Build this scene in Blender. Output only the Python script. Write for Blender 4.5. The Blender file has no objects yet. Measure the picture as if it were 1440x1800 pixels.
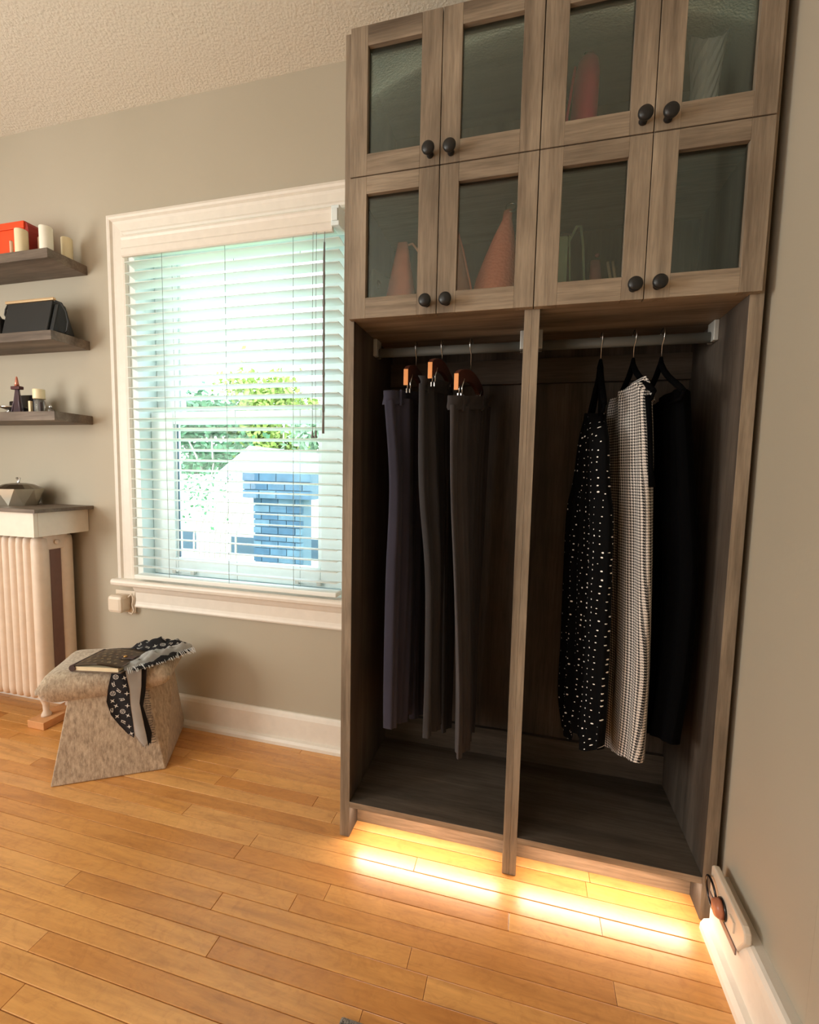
import bpy, bmesh, math, random
from mathutils import Vector, Matrix
random.seed(7)
S = bpy.context.scene
C = S.collection
PI = math.pi

# ---------------------------------------------------------------- camera
cd = bpy.data.cameras.new('camera'); cam = bpy.data.objects.new('camera', cd); C.objects.link(cam)
cd.sensor_fit = 'HORIZONTAL'; cd.sensor_width = 36.0; cd.lens = 36.0 * 794.53 / 1440.0
cd.clip_start = 0.02; cd.clip_end = 200
_r = Vector((0.96782639, 0.25078041, 0.02052487)); _u = Vector((-0.04099726, 0.07668504, 0.99621214)); _f = Vector((-0.24825654, 0.96500186, -0.08449912))
M = Matrix((_r, _u, -_f)).transposed().to_4x4(); M.translation = Vector((0.4977, -1.5567, 1.08))
cam.matrix_world = M
S.camera = cam

# ---------------------------------------------------------------- world, lights, exposure
w = bpy.data.worlds.new('sky'); S.world = w; w.use_nodes = True
nt = w.node_tree; nt.nodes.clear()
sky = nt.nodes.new('ShaderNodeTexSky'); sky.sky_type = 'NISHITA'; sky.sun_disc = False
sky.sun_elevation = math.radians(42); sky.sun_rotation = math.radians(160); sky.dust_density = 2.5; sky.air_density = 1.0
mixw = nt.nodes.new('ShaderNodeMixRGB'); mixw.inputs['Fac'].default_value = 0.65; mixw.inputs['Color2'].default_value = (5.2, 5.6, 5.9, 1)
bg = nt.nodes.new('ShaderNodeBackground'); bg.inputs['Strength'].default_value = 1.0
ow = nt.nodes.new('ShaderNodeOutputWorld')
nt.links.new(sky.outputs[0], mixw.inputs['Color1']); nt.links.new(mixw.outputs[0], bg.inputs[0]); nt.links.new(bg.outputs[0], ow.inputs[0])

def area(name, loc, target, sx, sy, power, color, spread=None):
    l = bpy.data.lights.new(name, 'AREA'); l.shape = 'RECTANGLE'; l.size = sx; l.size_y = sy; l.energy = power; l.color = color
    if spread: l.spread = math.radians(spread)
    o = bpy.data.objects.new(name, l); C.objects.link(o); o.location = loc
    o.rotation_euler = (Vector(target) - Vector(loc)).to_track_quat('-Z', 'Y').to_euler()
    return o
# daylight from the window over the radiator wall: lets Cycles aim at the opening
pt = area('window_portal', (-0.61, 0.16, 1.27), (-0.61, -1, 1.27), 0.95, 1.3, 1.0, (1, 1, 1)); pt.data.cycles.is_portal = True
# added fill lights, unseen, standing in for daylight behind and left of the camera
area('rear_daylight_fill', (-1.2, -3.3, 1.50), (-0.4, 0, 1.6), 2.4, 1.7, 34, (1.0, 0.95, 0.89))
area('left_daylight_fill', (-2.5, -2.0, 1.35), (0.5, -0.9, 1.75), 1.1, 1.2, 60, (1.0, 1.0, 0.93))
VS = S.view_settings
VS.view_transform = 'Standard'; VS.look = 'None'; VS.gamma = 1.0; VS.exposure = 0.15; VS.use_curve_mapping = False
S.cycles.use_denoising = True; S.cycles.max_bounces = 10; S.cycles.diffuse_bounces = 6; S.cycles.transparent_max_bounces = 12
S.cycles.sample_clamp_indirect = 6.0; S.cycles.caustics_reflective = False; S.cycles.caustics_refractive = False

# ---------------------------------------------------------------- materials
def srgb(r, g, b):
    f = lambda c: (c / 255 / 12.92) if c / 255 <= 0.04045 else ((c / 255 + 0.055) / 1.055) ** 2.4
    return (f(r), f(g), f(b), 1.0)
class N:
    def __init__(s, name):
        s.m = bpy.data.materials.new(name); s.m.use_nodes = True; s.t = s.m.node_tree; s.t.nodes.clear()
        s.out = s.n('ShaderNodeOutputMaterial'); s.b = s.n('ShaderNodeBsdfPrincipled'); s.l(s.b.outputs[0], s.out.inputs[0])
    def n(s, ty, **kw):
        x = s.t.nodes.new(ty)
        for k, v in kw.items(): setattr(x, k, v)
        return x
    def l(s, a, b): s.t.links.new(a, b)
    def math(s, op, a, b=None, c=None):
        x = s.n('ShaderNodeMath', operation=op)
        for i, v in enumerate((a, b, c)):
            if v is None: continue
            if isinstance(v, (int, float)): x.inputs[i].default_value = v
            else: s.l(v, x.inputs[i])
        return x.outputs[0]
    def coord(s, kind='pos', scale=(1, 1, 1)):
        if kind == 'pos': src = s.n('ShaderNodeNewGeometry').outputs['Position']
        else: src = s.n('ShaderNodeTexCoord').outputs[kind]
        m = s.n('ShaderNodeMapping'); m.inputs['Scale'].default_value = scale; s.l(src, m.inputs['Vector']); return m.outputs[0]
    def noise(s, vec, scale, detail=4, rough=0.55, dist=0):
        x = s.n('ShaderNodeTexNoise'); x.inputs['Scale'].default_value = scale; x.inputs['Detail'].default_value = detail
        x.inputs['Roughness'].default_value = rough; x.inputs['Distortion'].default_value = dist; s.l(vec, x.inputs['Vector']); return x.outputs['Fac']
    def ramp(s, fac, stops):
        r = s.n('ShaderNodeValToRGB'); e = r.color_ramp.elements
        while len(e) < len(stops): e.new(0.5)
        for i, (p, c) in enumerate(stops): e[i].position = p; e[i].color = c
        s.l(fac, r.inputs[0]); return r.outputs[0]
    def bump(s, h, strength, dist=0.002):
        b = s.n('ShaderNodeBump'); b.inputs['Strength'].default_value = strength; b.inputs['Distance'].default_value = dist
        s.l(h, b.inputs['Height']); s.l(b.outputs[0], s.b.inputs['Normal'])
    def mix(s, fac, a, b, mode='MIX'):
        x = s.n('ShaderNodeMixRGB', blend_type=mode)
        for i, v in ((0, fac), (1, a), (2, b)):
            if isinstance(v, (int, float)): x.inputs[i].default_value = v
            elif isinstance(v, tuple): x.inputs[i].default_value = v
            else: s.l(v, x.inputs[i])
        return x.outputs[0]
    def set(s, **kw):
        names = dict(col='Base Color', rough='Roughness', metal='Metallic', spec='Specular IOR Level', trans='Transmission Weight', ior='IOR', alpha='Alpha', sheen='Sheen Weight', coat='Coat Weight', coatr='Coat Roughness', ecol='Emission Color', es='Emission Strength')
        for k, v in kw.items():
            i = s.b.inputs[names[k]]
            if isinstance(v, (int, float, tuple)): i.default_value = v
            else: s.l(v, i)
        return s.m
def plain(name, rgb, rough=0.5, metal=0.0, var=0.06, nscale=30, **kw):
    a = N(name); c = srgb(*rgb)
    f = a.noise(a.coord(), nscale, 3)
    lo = tuple(x * (1 - var) for x in c[:3]) + (1,); hi = tuple(min(1, x * (1 + var)) for x in c[:3]) + (1,)
    a.set(col=a.ramp(f, [(0.3, lo), (0.7, hi)]), rough=rough, metal=metal, **kw)
    return a.m
def wood(name, dark, mid, light, axis='z', rough=0.55, fine=1.0, bump=0.25):
    a = N(name)
    k = {'z': (1, 1, 0.06), 'x': (0.06, 1, 1), 'y': (1, 0.06, 1)}[axis]
    v = a.coord('pos', k)
    big = a.noise(v, 14, 5, 0.6, 0.6)
    fin = a.noise(v, 170 * fine, 3, 0.7)
    cloud = a.noise(a.coord('pos'), 5.5, 3, 0.5)
    col = a.ramp(big, [(0.3, srgb(*dark)), (0.5, srgb(*mid)), (0.72, srgb(*light))])
    col = a.mix(0.5, col, a.ramp(fin, [(0.3, (0.42, 0.42, 0.42, 1)), (0.62, (1, 1, 1, 1))]), 'MULTIPLY')
    col = a.mix(0.45, col, a.ramp(cloud, [(0.35, (0.62, 0.60, 0.58, 1)), (0.6, (1, 1, 1, 1))]), 'MULTIPLY')
    a.set(col=col, rough=rough, spec=0.3); a.bump(fin, bump, 0.001)
    return a.m
m_woodv = wood('greybrown_wood_upright', (106, 92, 78), (153, 137, 118), (178, 161, 140), 'z')
m_woodh = wood('greybrown_wood_level', (106, 92, 78), (153, 137, 118), (178, 161, 140), 'x')
m_inv = wood('shaded_wood_interior_upright', (64, 56, 49), (90, 80, 71), (108, 97, 87), 'z', 0.6)  # darker copy of the cabinet wood, interior shade put into its colour
m_inh = wood('shaded_wood_interior_level', (66, 58, 50), (94, 84, 74), (112, 101, 90), 'x', 0.6)
m_shelf = wood('grey_oak_shelf', (92, 80, 70), (122, 108, 96), (146, 132, 118), 'x')

a = N('wall_paint'); f = a.noise(a.coord(), 120, 4); g = a.noise(a.coord(), 1.2, 2)
a.set(col=a.ramp(g, [(0.35, srgb(172, 163, 145)), (0.7, srgb(180, 171, 154))]), rough=0.75); a.bump(f, 0.12, 0.002); m_wall = a.m
a = N('textured_ceiling_paint'); v = a.n('ShaderNodeTexVoronoi'); v.inputs['Scale'].default_value = 130; v.feature = 'SMOOTH_F1'
a.l(a.coord(), v.inputs['Vector']); f = a.noise(a.coord(), 160, 5, 0.7, 1.0); h = a.math('ADD', a.math('MULTIPLY', v.outputs[0], -0.8), f)
a.set(col=srgb(232, 225, 211), rough=0.9); a.bump(h, 0.6, 0.005); m_ceil = a.m
m_white = plain('white_trim_paint', (226, 219, 208), 0.42, var=0.03)
m_blind = N('white_blind_slat').set(col=srgb(235, 240, 236), rough=0.45)
_a = N('white_slat_translucent'); _t = _a.n('ShaderNodeBsdfTranslucent'); _t.inputs[0].default_value = (0.90, 0.95, 0.96, 1); _m = _a.n('ShaderNodeMixShader'); _m.inputs[0].default_value = 0.36
_a.set(col=srgb(236, 242, 238), rough=0.45); _a.l(_a.b.outputs[0], _m.inputs[1]); _a.l(_t.outputs[0], _m.inputs[2]); _a.l(_m.outputs[0], _a.out.inputs[0]); m_slat = _a.m
m_vinyl = plain('white_vinyl_window', (224, 234, 234), 0.4, var=0.02)
m_cord = plain('pale_cord', (150, 158, 156), 0.7)
m_wand = plain('grey_plastic_wand', (120, 118, 116), 0.35)
a = N('window_glass'); tr = a.n('ShaderNodeBsdfTransparent'); tr.inputs[0].default_value = (0.94, 0.98, 0.98, 1); gl = a.n('ShaderNodeBsdfGlossy'); gl.inputs['Roughness'].default_value = 0.02
mx = a.n('ShaderNodeMixShader'); mx.inputs[0].default_value = 0.008; a.l(tr.outputs[0], mx.inputs[1]); a.l(gl.outputs[0], mx.inputs[2]); a.l(mx.outputs[0], a.out.inputs[0]); m_glass = a.m
a = N('grey_cabinet_glass'); tr = a.n('ShaderNodeBsdfTransparent'); tr.inputs[0].default_value = (0.93, 0.95, 0.93, 1); gl = a.n('ShaderNodeBsdfGlossy'); gl.inputs['Roughness'].default_value = 0.12; gl.inputs[0].default_value = (0.78, 0.94, 0.96, 1)
fr = a.n('ShaderNodeFresnel'); fr.inputs[0].default_value = 1.5; ff = a.math('ADD', a.math('MULTIPLY', fr.outputs[0], 0.85), 0.03)
mx = a.n('ShaderNodeMixShader'); a.l(ff, mx.inputs[0]); a.l(tr.outputs[0], mx.inputs[1]); a.l(gl.outputs[0], mx.inputs[2]); a.l(mx.outputs[0], a.out.inputs[0])
bn = a.n('ShaderNodeBump'); bn.inputs['Strength'].default_value = 0.12; bn.inputs['Distance'].default_value = 0.001; a.l(a.noise(a.coord(), 260, 2), bn.inputs['Height']); a.l(bn.outputs[0], gl.inputs['Normal']); m_cglass = a.m

# floor boards: colour shifts board by board
a = N('honey_maple_floorboard'); oi = a.n('ShaderNodeObjectInfo')
v = a.n('ShaderNodeVectorMath', operation='ADD'); cmb = a.n('ShaderNodeCombineXYZ'); a.l(a.math('MULTIPLY', oi.outputs['Random'], 37.0), cmb.inputs[0]); a.l(a.math('MULTIPLY', oi.outputs['Random'], 11.0), cmb.inputs[2])
a.l(a.coord('pos', (0.12, 1, 1)), v.inputs[0]); a.l(cmb.outputs[0], v.inputs[1])
g1 = a.noise(v.outputs[0], 16, 6, 0.6, 1.6); g2 = a.noise(v.outputs[0], 140, 3, 0.6); g3 = a.noise(a.coord('pos', (0.5, 1, 1)), 3.0, 3)
base = a.ramp(oi.outputs['Random'], [(0.0, srgb(204, 142, 76)), (0.35, srgb(216, 157, 88)), (0.7, srgb(226, 170, 100)), (1.0, srgb(232, 180, 116))])
col = a.mix(0.55, base, a.ramp(g1, [(0.28, (0.50, 0.36, 0.26, 1)), (0.48, (0.90, 0.82, 0.74, 1)), (0.72, (1.15, 1.12, 1.04, 1))]), 'MULTIPLY')
col = a.mix(0.3, col, a.ramp(g2, [(0.3, (0.7, 0.6, 0.5, 1)), (0.6, (1, 1, 1, 1))]), 'MULTIPLY')
col = a.mix(0.35, col, a.ramp(g3, [(0.35, (0.78, 0.66, 0.56, 1)), (0.62, (1, 1, 1, 1))]), 'MULTIPLY')
blot = a.noise(a.coord('pos', (0.7, 1, 1)), 26, 5, 0.65, 2.2); col = a.mix(0.4, col, a.ramp(blot, [(0.34, (0.74, 0.64, 0.54, 1)), (0.5, (1, 1, 1, 1)), (0.7, (1.08, 1.06, 1.0, 1))]), 'MULTIPLY')
a.set(col=col, rough=a.math('MULTIPLY_ADD', g3, 0.16, 0.26), spec=0.5, coat=0.8, coatr=0.30)
a.bump(a.noise(a.coord('pos', (0.6, 1, 1)), 30, 3), 0.10, 0.003); m_floor = a.m
m_gap = plain('dark_floor_gap', (70, 40, 20), 0.8)

def cloth(name, rgb, rough=0.9, rib=None, sh=0.08, **kw):
    a = N(name); c = srgb(*rgb); f = a.noise(a.coord(), 400, 3); g = a.noise(a.coord(), 9, 3)
    col = a.mix(0.5, tuple(c), a.ramp(g, [(0.35, (0.7, 0.7, 0.7, 1)), (0.65, (1.1, 1.1, 1.1, 1))]), 'MULTIPLY')
    a.set(col=col, rough=rough, sheen=sh, **kw); a.bump(f, 0.15, 0.001); return a.m
m_trz1 = cloth('black_navy_suiting', (48, 47, 64)); m_trz2 = cloth('charcoal_suiting', (48, 47, 50)); m_trz3 = cloth('charcoal_brown_suiting', (62, 58, 60))
m_black = cloth('black_dress_cloth', (6, 6, 7), 1.0, sh=0.0, spec=0.05); m_velvet = cloth('black_flocking', (6, 6, 7), 1.0, sh=0.0, spec=0.05)

# spotted dress print in the cloth's own UVs (metres)
a = N('black_cloth_white_spots'); uv = a.n('ShaderNodeUVMap').outputs[0]
vo = a.n('ShaderNodeTexVoronoi'); vo.inputs['Scale'].default_value = 54; vo.inputs['Randomness'].default_value = 0.45; vo.voronoi_dimensions = '2D'; a.l(uv, vo.inputs['Vector'])
sx = a.n('ShaderNodeSeparateColor'); a.l(vo.outputs['Color'], sx.inputs[0])
rad = a.math('MULTIPLY_ADD', sx.outputs[0], 0.075, 0.05)
dot = a.math('LESS_THAN', vo.outputs['Distance'], rad)
a.set(col=a.mix(dot, srgb(7, 7, 8), srgb(250, 246, 242)), rough=0.9, spec=0.1); m_dots = a.m
# houndstooth-like small check
a = N('small_black_white_check'); uv = a.n('ShaderNodeUVMap').outputs[0]; sp = a.n('ShaderNodeSeparateXYZ'); a.l(uv, sp.inputs[0])
P = 0.0074
fu = a.math('GREATER_THAN', a.math('FRACT', a.math('DIVIDE', sp.outputs[0], P)), 0.48); fv = a.math('GREATER_THAN', a.math('FRACT', a.math('DIVIDE', sp.outputs[1], P)), 0.48)
dg = a.math('GREATER_THAN', a.math('FRACT', a.math('MULTIPLY', a.math('ADD', sp.outputs[0], sp.outputs[1]), 2 / P)), 0.5)
both = a.math('MULTIPLY', fu, fv); one = a.math('ABSOLUTE', a.math('SUBTRACT', fu, fv))
k = a.math('ADD', both, a.math('MULTIPLY', one, a.math('MULTIPLY', dg, 0.75)))
a.set(col=a.mix(k, srgb(14, 14, 16), srgb(230, 223, 216)), rough=0.85); m_check = a.m

m_chrome = plain('chrome', (215, 215, 215), 0.18, 1.0, 0.02); m_rod = plain('satin_grey_rail', (112, 114, 110), 0.55, 0.2, 0.03)
m_brkt = plain('pale_metal_bracket', (196, 196, 190), 0.4, 0.3)
m_knob = plain('matt_black_metal', (38, 38, 38), 0.38, 0.3)
m_hwood = plain('red_brown_varnished_wood', (92, 48, 36), 0.4, var=0.15, coat=0.3); m_hend = plain('pale_orange_bar_end', (236, 158, 92), 0.5, var=0.05)  # bar ends paler and more orange than the sides
m_cord_uph = None
a = N('beige_corduroy'); tc = a.coord('UV', (1, 1, 1)); sp = a.n('ShaderNodeSeparateXYZ'); a.l(tc, sp.inputs[0])
wv = a.math('SINE', a.math('MULTIPLY', sp.outputs[0], 2 * PI / 0.0044)); nz = a.noise(a.coord('pos', (1, 1, 0.35)), 110, 4, 0.7); bigz = a.noise(a.coord(), 22, 3)
col = a.ramp(a.math('ADD', a.math('MULTIPLY', wv, 0.05), nz), [(0.25, srgb(128, 112, 94)), (0.5, srgb(182, 164, 142)), (0.78, srgb(216, 202, 180))])
col = a.mix(0.4, col, a.ramp(bigz, [(0.3, (0.75, 0.72, 0.70, 1)), (0.65, (1.05, 1.05, 1.05, 1))]), 'MULTIPLY')
a.set(col=col, rough=0.95, sheen=0.3); a.bump(wv, 0.22, 0.0012); m_cordu = a.m
m_rad = plain('cream_radiator_enamel', (226, 208, 190), 0.45, var=0.04); m_radw = plain('white_radiator_cover_paint', (228, 218, 204), 0.5, var=0.03)
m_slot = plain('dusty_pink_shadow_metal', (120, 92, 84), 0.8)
m_block = plain('raw_pine_block', (206, 150, 100), 0.7, var=0.1)
m_leather = cloth('brown_coated_canvas', (112, 92, 72), 0.55); m_paper = plain('cream_paper', (222, 206, 172), 0.8)
m_trim_dark = plain('dark_brown_leather', (58, 38, 34), 0.5)
m_scarf = cloth('charcoal_scarf_cloth', (52, 50, 54)); m_scarfl = cloth('pale_grey_scarf_reverse', (226, 226, 226)); m_motif = plain('pale_print', (206, 202, 196), 0.8); m_motif2 = plain('tan_print', (168, 142, 108), 0.6)
m_brass = plain('brass', (206, 160, 96), 0.3, 0.9)
m_plastic = plain('cream_plastic', (226, 212, 194), 0.35, var=0.02)
m_orange = plain('orange_red_card', (226, 72, 22), 0.5, var=0.04); m_orange2 = plain('dark_red_card_edge', (150, 34, 20), 0.6)
m_cream = plain('cream_wax', (232, 220, 184), 0.4, var=0.03); m_ivory = plain('ivory_wax', (238, 234, 220), 0.4, var=0.02); m_tanwax = plain('blush_wax', (206, 172, 146), 0.5)
m_bag = plain('black_smooth_leather', (26, 28, 30), 0.5); m_goldm = plain('pale_gold_metal', (216, 186, 146), 0.35, 0.6)
m_copper = plain('copper_metal', (206, 132, 112), 0.3, 0.7); m_mirror = plain('silvered_mirror_facets', (228, 222, 206), 0.33, 0.9, 0.02)
a = N('clear_bottle_glass'); a.set(col=(0.9, 0.92, 0.9, 1), rough=0.05, trans=0.85, ior=1.3); m_clear = a.m
a = N('smoky_glass'); a.set(col=srgb(130, 112, 122), rough=0.1, trans=0.5, ior=1.3); m_smoke = a.m
m_dbottle = plain('black_glass_bottle', (20, 16, 20), 0.2); m_red = plain('dark_red_collar', (70, 20, 22), 0.4)
m_pinkbag = plain('raspberry_leather', (236, 72, 108), 0.45, var=0.05); m_peach = plain('peach_leather', (250, 150, 118), 0.6, var=0.05); m_tan = plain('tan_suede', (226, 160, 126), 0.75); m_mint = plain('mint_leather', (186, 214, 190), 0.55)
a = N('coral_knitted_leather'); wv2 = a.n('ShaderNodeTexVoronoi'); wv2.inputs['Scale'].default_value = 120; a.l(a.coord(), wv2.inputs['Vector']); a.set(col=srgb(248, 146, 116), rough=0.7); a.bump(wv2.outputs[0], 0.5, 0.003); m_coral = a.m
m_rose = plain('rose_gold_satin', (190, 136, 136), 0.3, 0.4)
a = N('cut_crystal'); a.set(col=(0.95, 0.96, 1, 1), rough=0.04, trans=0.35, ior=1.5, spec=0.9); m_crystal = a.m
a = N('warm_led_strip'); a.set(col=(1, 0.8, 0.6, 1), ecol=(1.0, 0.80, 0.62, 1), es=4.0); m_led = a.m
a = N('speckled_grey_rug'); f = a.noise(a.coord(), 300, 3, 0.8); a.set(col=a.ramp(f, [(0.35, srgb(60, 55, 52)), (0.6, srgb(160, 150, 142))]), rough=1.0); a.bump(f, 1.0, 0.004); m_rug = a.m
m_brickb = [plain('blue_grey_block_%s' % n, c, 0.9, var=0.18, nscale=9) for n, c in (('a', (66, 96, 116)), ('b', (56, 86, 108)), ('c', (80, 108, 124)))]
m_mortar = plain('grey_mortar', (84, 108, 122), 0.9)
m_siding = plain('white_siding', (246, 246, 242), 0.8, var=0.02); m_darkwin = plain('blue_grey_window_glass', (50, 76, 92), 0.2); m_roof = plain('pale_grey_shingles', (150, 158, 168), 0.9)
m_grass = plain('lawn', (150, 180, 120), 0.9, var=0.2, nscale=4)
m_leaf = [plain('leaf_%s' % n, c, 0.7, var=0.25, nscale=3) for n, c in (('yellow_green', (140, 165, 80)), ('mid_green', (72, 122, 84)), ('pale_green', (128, 160, 128)))]
m_bark = plain('pale_bark', (170, 165, 155), 0.9, var=0.2)
m_outwall = plain('outer_wall_stucco', (220, 220, 214), 0.9)

# ---------------------------------------------------------------- helpers
def box(bm, x0, x1, y0, y1, z0, z1, mi=0, bev=0.0):
    vs = [bm.verts.new(p) for p in ((x0, y0, z0), (x1, y0, z0), (x1, y1, z0), (x0, y1, z0), (x0, y0, z1), (x1, y0, z1), (x1, y1, z1), (x0, y1, z1))]
    fs = [bm.faces.new([vs[i] for i in q]) for q in ((0, 3, 2, 1), (4, 5, 6, 7), (0, 1, 5, 4), (1, 2, 6, 5), (2, 3, 7, 6), (3, 0, 4, 7))]
    for f in fs: f.material_index = mi
    if bev:
        es = list({e for f in fs for e in f.edges})
        r = bmesh.ops.bevel(bm, geom=es, offset=bev, segments=2, affect='EDGES', profile=0.5)
        for f in r['faces']: f.material_index = mi
    return vs
def B(*a, **k):
    bm = bmesh.new(); box(bm, *a, **k); return bm
def tube(bm, pts, r, seg=8, mi=0, closed=False, caps=True):
    pts = [Vector(p) for p in pts]; n = len(pts); rings = []
    rr = r if isinstance(r, (list, tuple)) else [r] * n
    up = None
    for i, p in enumerate(pts):
        if closed: t = (pts[(i + 1) % n] - pts[i - 1]).normalized()
        else: t = (pts[min(i + 1, n - 1)] - pts[max(i - 1, 0)]).normalized()
        if up is None: up = t.orthogonal().normalized()
        up = (up - t * up.dot(t)).normalized(); s = t.cross(up)
        rings.append([bm.verts.new(p + (up * math.cos(2 * PI * k / seg) + s * math.sin(2 * PI * k / seg)) * rr[i]) for k in range(seg)])
    m = n if closed else n - 1
    for i in range(m):
        A, Bq = rings[i], rings[(i + 1) % n]
        for k in range(seg):
            f = bm.faces.new((A[k], A[(k + 1) % seg], Bq[(k + 1) % seg], Bq[k])); f.material_index = mi; f.smooth = True
    if caps and not closed:
        bm.faces.new(rings[0][::-1]).material_index = mi; bm.faces.new(rings[-1]).material_index = mi
def lathe(bm, prof, c=(0, 0, 0), seg=24, mi=0, axis='z', smooth=True):
    c = Vector(c); rings = []
    for r, h in prof:
        ring = []
        for k in range(seg):
            a = 2 * PI * k / seg; x, y = r * math.cos(a), r * math.sin(a)
            p = {'z': (x, y, h), 'y': (x, h, y), 'x': (h, x, y)}[axis]
            ring.append(bm.verts.new(c + Vector(p)))
        rings.append(ring)
    for i in range(len(rings) - 1):
        for k in range(seg):
            f = bm.faces.new((rings[i][k], rings[i][(k + 1) % seg], rings[i + 1][(k + 1) % seg], rings[i + 1][k])); f.material_index = mi; f.smooth = smooth
    for ring in (rings[0], rings[-1]):
        if (ring[0].co - ring[seg // 2].co).length > 1e-5:
            f = bm.faces.new(ring); f.material_index = mi
def prism(bm, poly, h0, h1, axis='y', mi=0):
    """poly of 2D points; axis = extrusion axis"""
    def P3(p, h): return {'y': (p[0], h, p[1]), 'x': (h, p[0], p[1]), 'z': (p[0], p[1], h)}[axis]
    A = [bm.verts.new(P3(p, h0)) for p in poly]; Z = [bm.verts.new(P3(p, h1)) for p in poly]; n = len(poly)
    fs = [bm.faces.new(A), bm.faces.new(Z[::-1])]
    for i in range(n): fs.append(bm.faces.new((A[i], Z[i], Z[(i + 1) % n], A[(i + 1) % n])))
    for f in fs: f.material_index = mi
def obj(name, bm, mats, parent=None, label=None, cat=None, group=None, kind=None, bevel=0, sub=0, fixn=True):
    if fixn: bmesh.ops.recalc_face_normals(bm, faces=bm.faces)
    me = bpy.data.meshes.new(name)
    lo = Vector((min(v.co.x for v in bm.verts), min(v.co.y for v in bm.verts), min(v.co.z for v in bm.verts))); hi = Vector((max(v.co.x for v in bm.verts), max(v.co.y for v in bm.verts), max(v.co.z for v in bm.verts)))
    c = Vector(((lo.x + hi.x) / 2, (lo.y + hi.y) / 2, lo.z))
    for v in bm.verts: v.co -= c
    bm.to_mesh(me); bm.free()
    for m in (mats if isinstance(mats, (list, tuple)) else [mats]): me.materials.append(m)
    o = bpy.data.objects.new(name, me); C.objects.link(o); o.location = c
    if parent: attach(o, parent)
    if bevel:
        md = o.modifiers.new('bevel', 'BEVEL'); md.width = bevel; md.segments = 2; md.limit_method = 'ANGLE'; md.harden_normals = False
    if sub:
        md = o.modifiers.new('sub', 'SUBSURF'); md.levels = sub; md.render_levels = sub
        for p in me.polygons: p.use_smooth = True
    tag(o, label, cat, group, kind); return o
WL = {}
def attach(o, p):
    # parents are only ever moved, never turned: the inverse is the parent's place
    o.parent = p; o.matrix_parent_inverse = Matrix.Translation(-WL.get(p.name, Vector(p.location)))
    WL[o.name] = Vector(o.location)
    if p.name in WL and p.parent is not None:
        # part under a part: its parent's own frame already carries the root's inverse
        o.matrix_parent_inverse = Matrix.Translation(-WL[p.name])
def tag(o, label=None, cat=None, group=None, kind=None):
    for k, v in (('label', label), ('category', cat), ('group', group), ('kind', kind)):
        if v: o[k] = v
    return o
def thing(name, loc, label=None, cat=None, group=None, kind=None):
    o = bpy.data.objects.new(name, None); C.objects.link(o); o.location = loc; o.empty_display_size = 0.05
    WL[o.name] = Vector(loc); return tag(o, label, cat, group, kind)
def copy_tree(o, shift, parent=None):
    c = o.copy(); C.objects.link(c)
    for k in ('label',):
        if parent is None and k in c: del c[k]
    if parent is None: c.location = Vector(o.location) + Vector(shift); WL[c.name] = c.location.copy()
    else: c.parent = parent
    for ch in list(o.children): copy_tree(ch, shift, c)
    return c
def catmull(ps, n):
    ps = [Vector(p) for p in ps]
    if len(ps) == 2: return [ps[0].lerp(ps[1], i / (n - 1)) for i in range(n)]
    q = [ps[0] * 2 - ps[1]] + ps + [ps[-1] * 2 - ps[-2]]; out = []; m = len(ps) - 1
    for i in range(n):
        t = i / (n - 1) * m; k = min(int(t), m - 1); t -= k; a, b, c, d = q[k:k + 4]
        out.append(0.5 * ((2 * b) + (c - a) * t + (2 * a - 5 * b + 4 * c - d) * t * t + (3 * b - a - 3 * c + d) * t ** 3))
    return out
def drape(rows, thick=0.012, n=22, m=48, fold=0.006, freq=5.0, seed=0, phase=0.0, taper=True, fold0=0.3):
    """A hanging flattened tube of cloth. rows: list of centrelines [(x,y,z)...] from top to hem. UV in metres."""
    bm = bmesh.new(); uvl = bm.loops.layers.uv.new('UVMap'); rnd = random.Random(seed)
    cols = [catmull(r, n) for r in rows]; grid = []
    for j in range(n):
        grid.append(catmull([c[j] for c in cols], m))
    ph = [rnd.uniform(0, 6.28) for _ in range(4)]
    rings = []; uvs = []
    for i in range(m):
        t = i / (m - 1); line = [grid[j][i] for j in range(n)]
        fr, bk = [], []; s = 0; ss = []
        for j in range(n):
            d = (line[min(j + 1, n - 1)] - line[max(j - 1, 0)]); d.z = 0
            nn = Vector((d.y, -d.x, 0)); nn = nn.normalized() if nn.length > 1e-6 else Vector((1, 0, 0))
            u = j / (n - 1)
            amp = fold * (fold0 + (1 - fold0) * t)
            off = amp * (math.sin(u * freq * 2 * PI + phase + 0.9 * math.sin(2.2 * t + ph[0])) + 0.45 * math.sin(u * freq * 4.6 * PI + ph[1] + 2 * t) + 0.3 * math.sin(7 * t + ph[2] + 3 * u))
            th = thick * 0.5 * math.sqrt(max(0.0, 1 - (2 * u - 1) ** 4)) + 0.0012
            p = line[j] + nn * off
            fr.append(p + nn * th); bk.append(p - nn * th)
            if j: s += (line[j] - line[j - 1]).length
            ss.append(s)
        ring = fr + bk[::-1]
        rings.append([bm.verts.new(p) for p in ring]); v = sum(l.z for l in line) / n
        tot = s
        us = ss + [2 * tot - q for q in ss[::-1]]
        uvs.append([(uu, ring[k].z) for k, uu in enumerate(us)])
    L = len(rings[0])
    for i in range(m - 1):
        for k in range(L):
            k2 = (k + 1) % L
            f = bm.faces.new((rings[i][k], rings[i][k2], rings[i + 1][k2], rings[i + 1][k])); f.smooth = True
            cs = [uvs[i][k], uvs[i][k2], uvs[i + 1][k2], uvs[i + 1][k]]
            for lp, c in zip(f.loops, cs): lp[uvl].uv = c
    return bm

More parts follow.
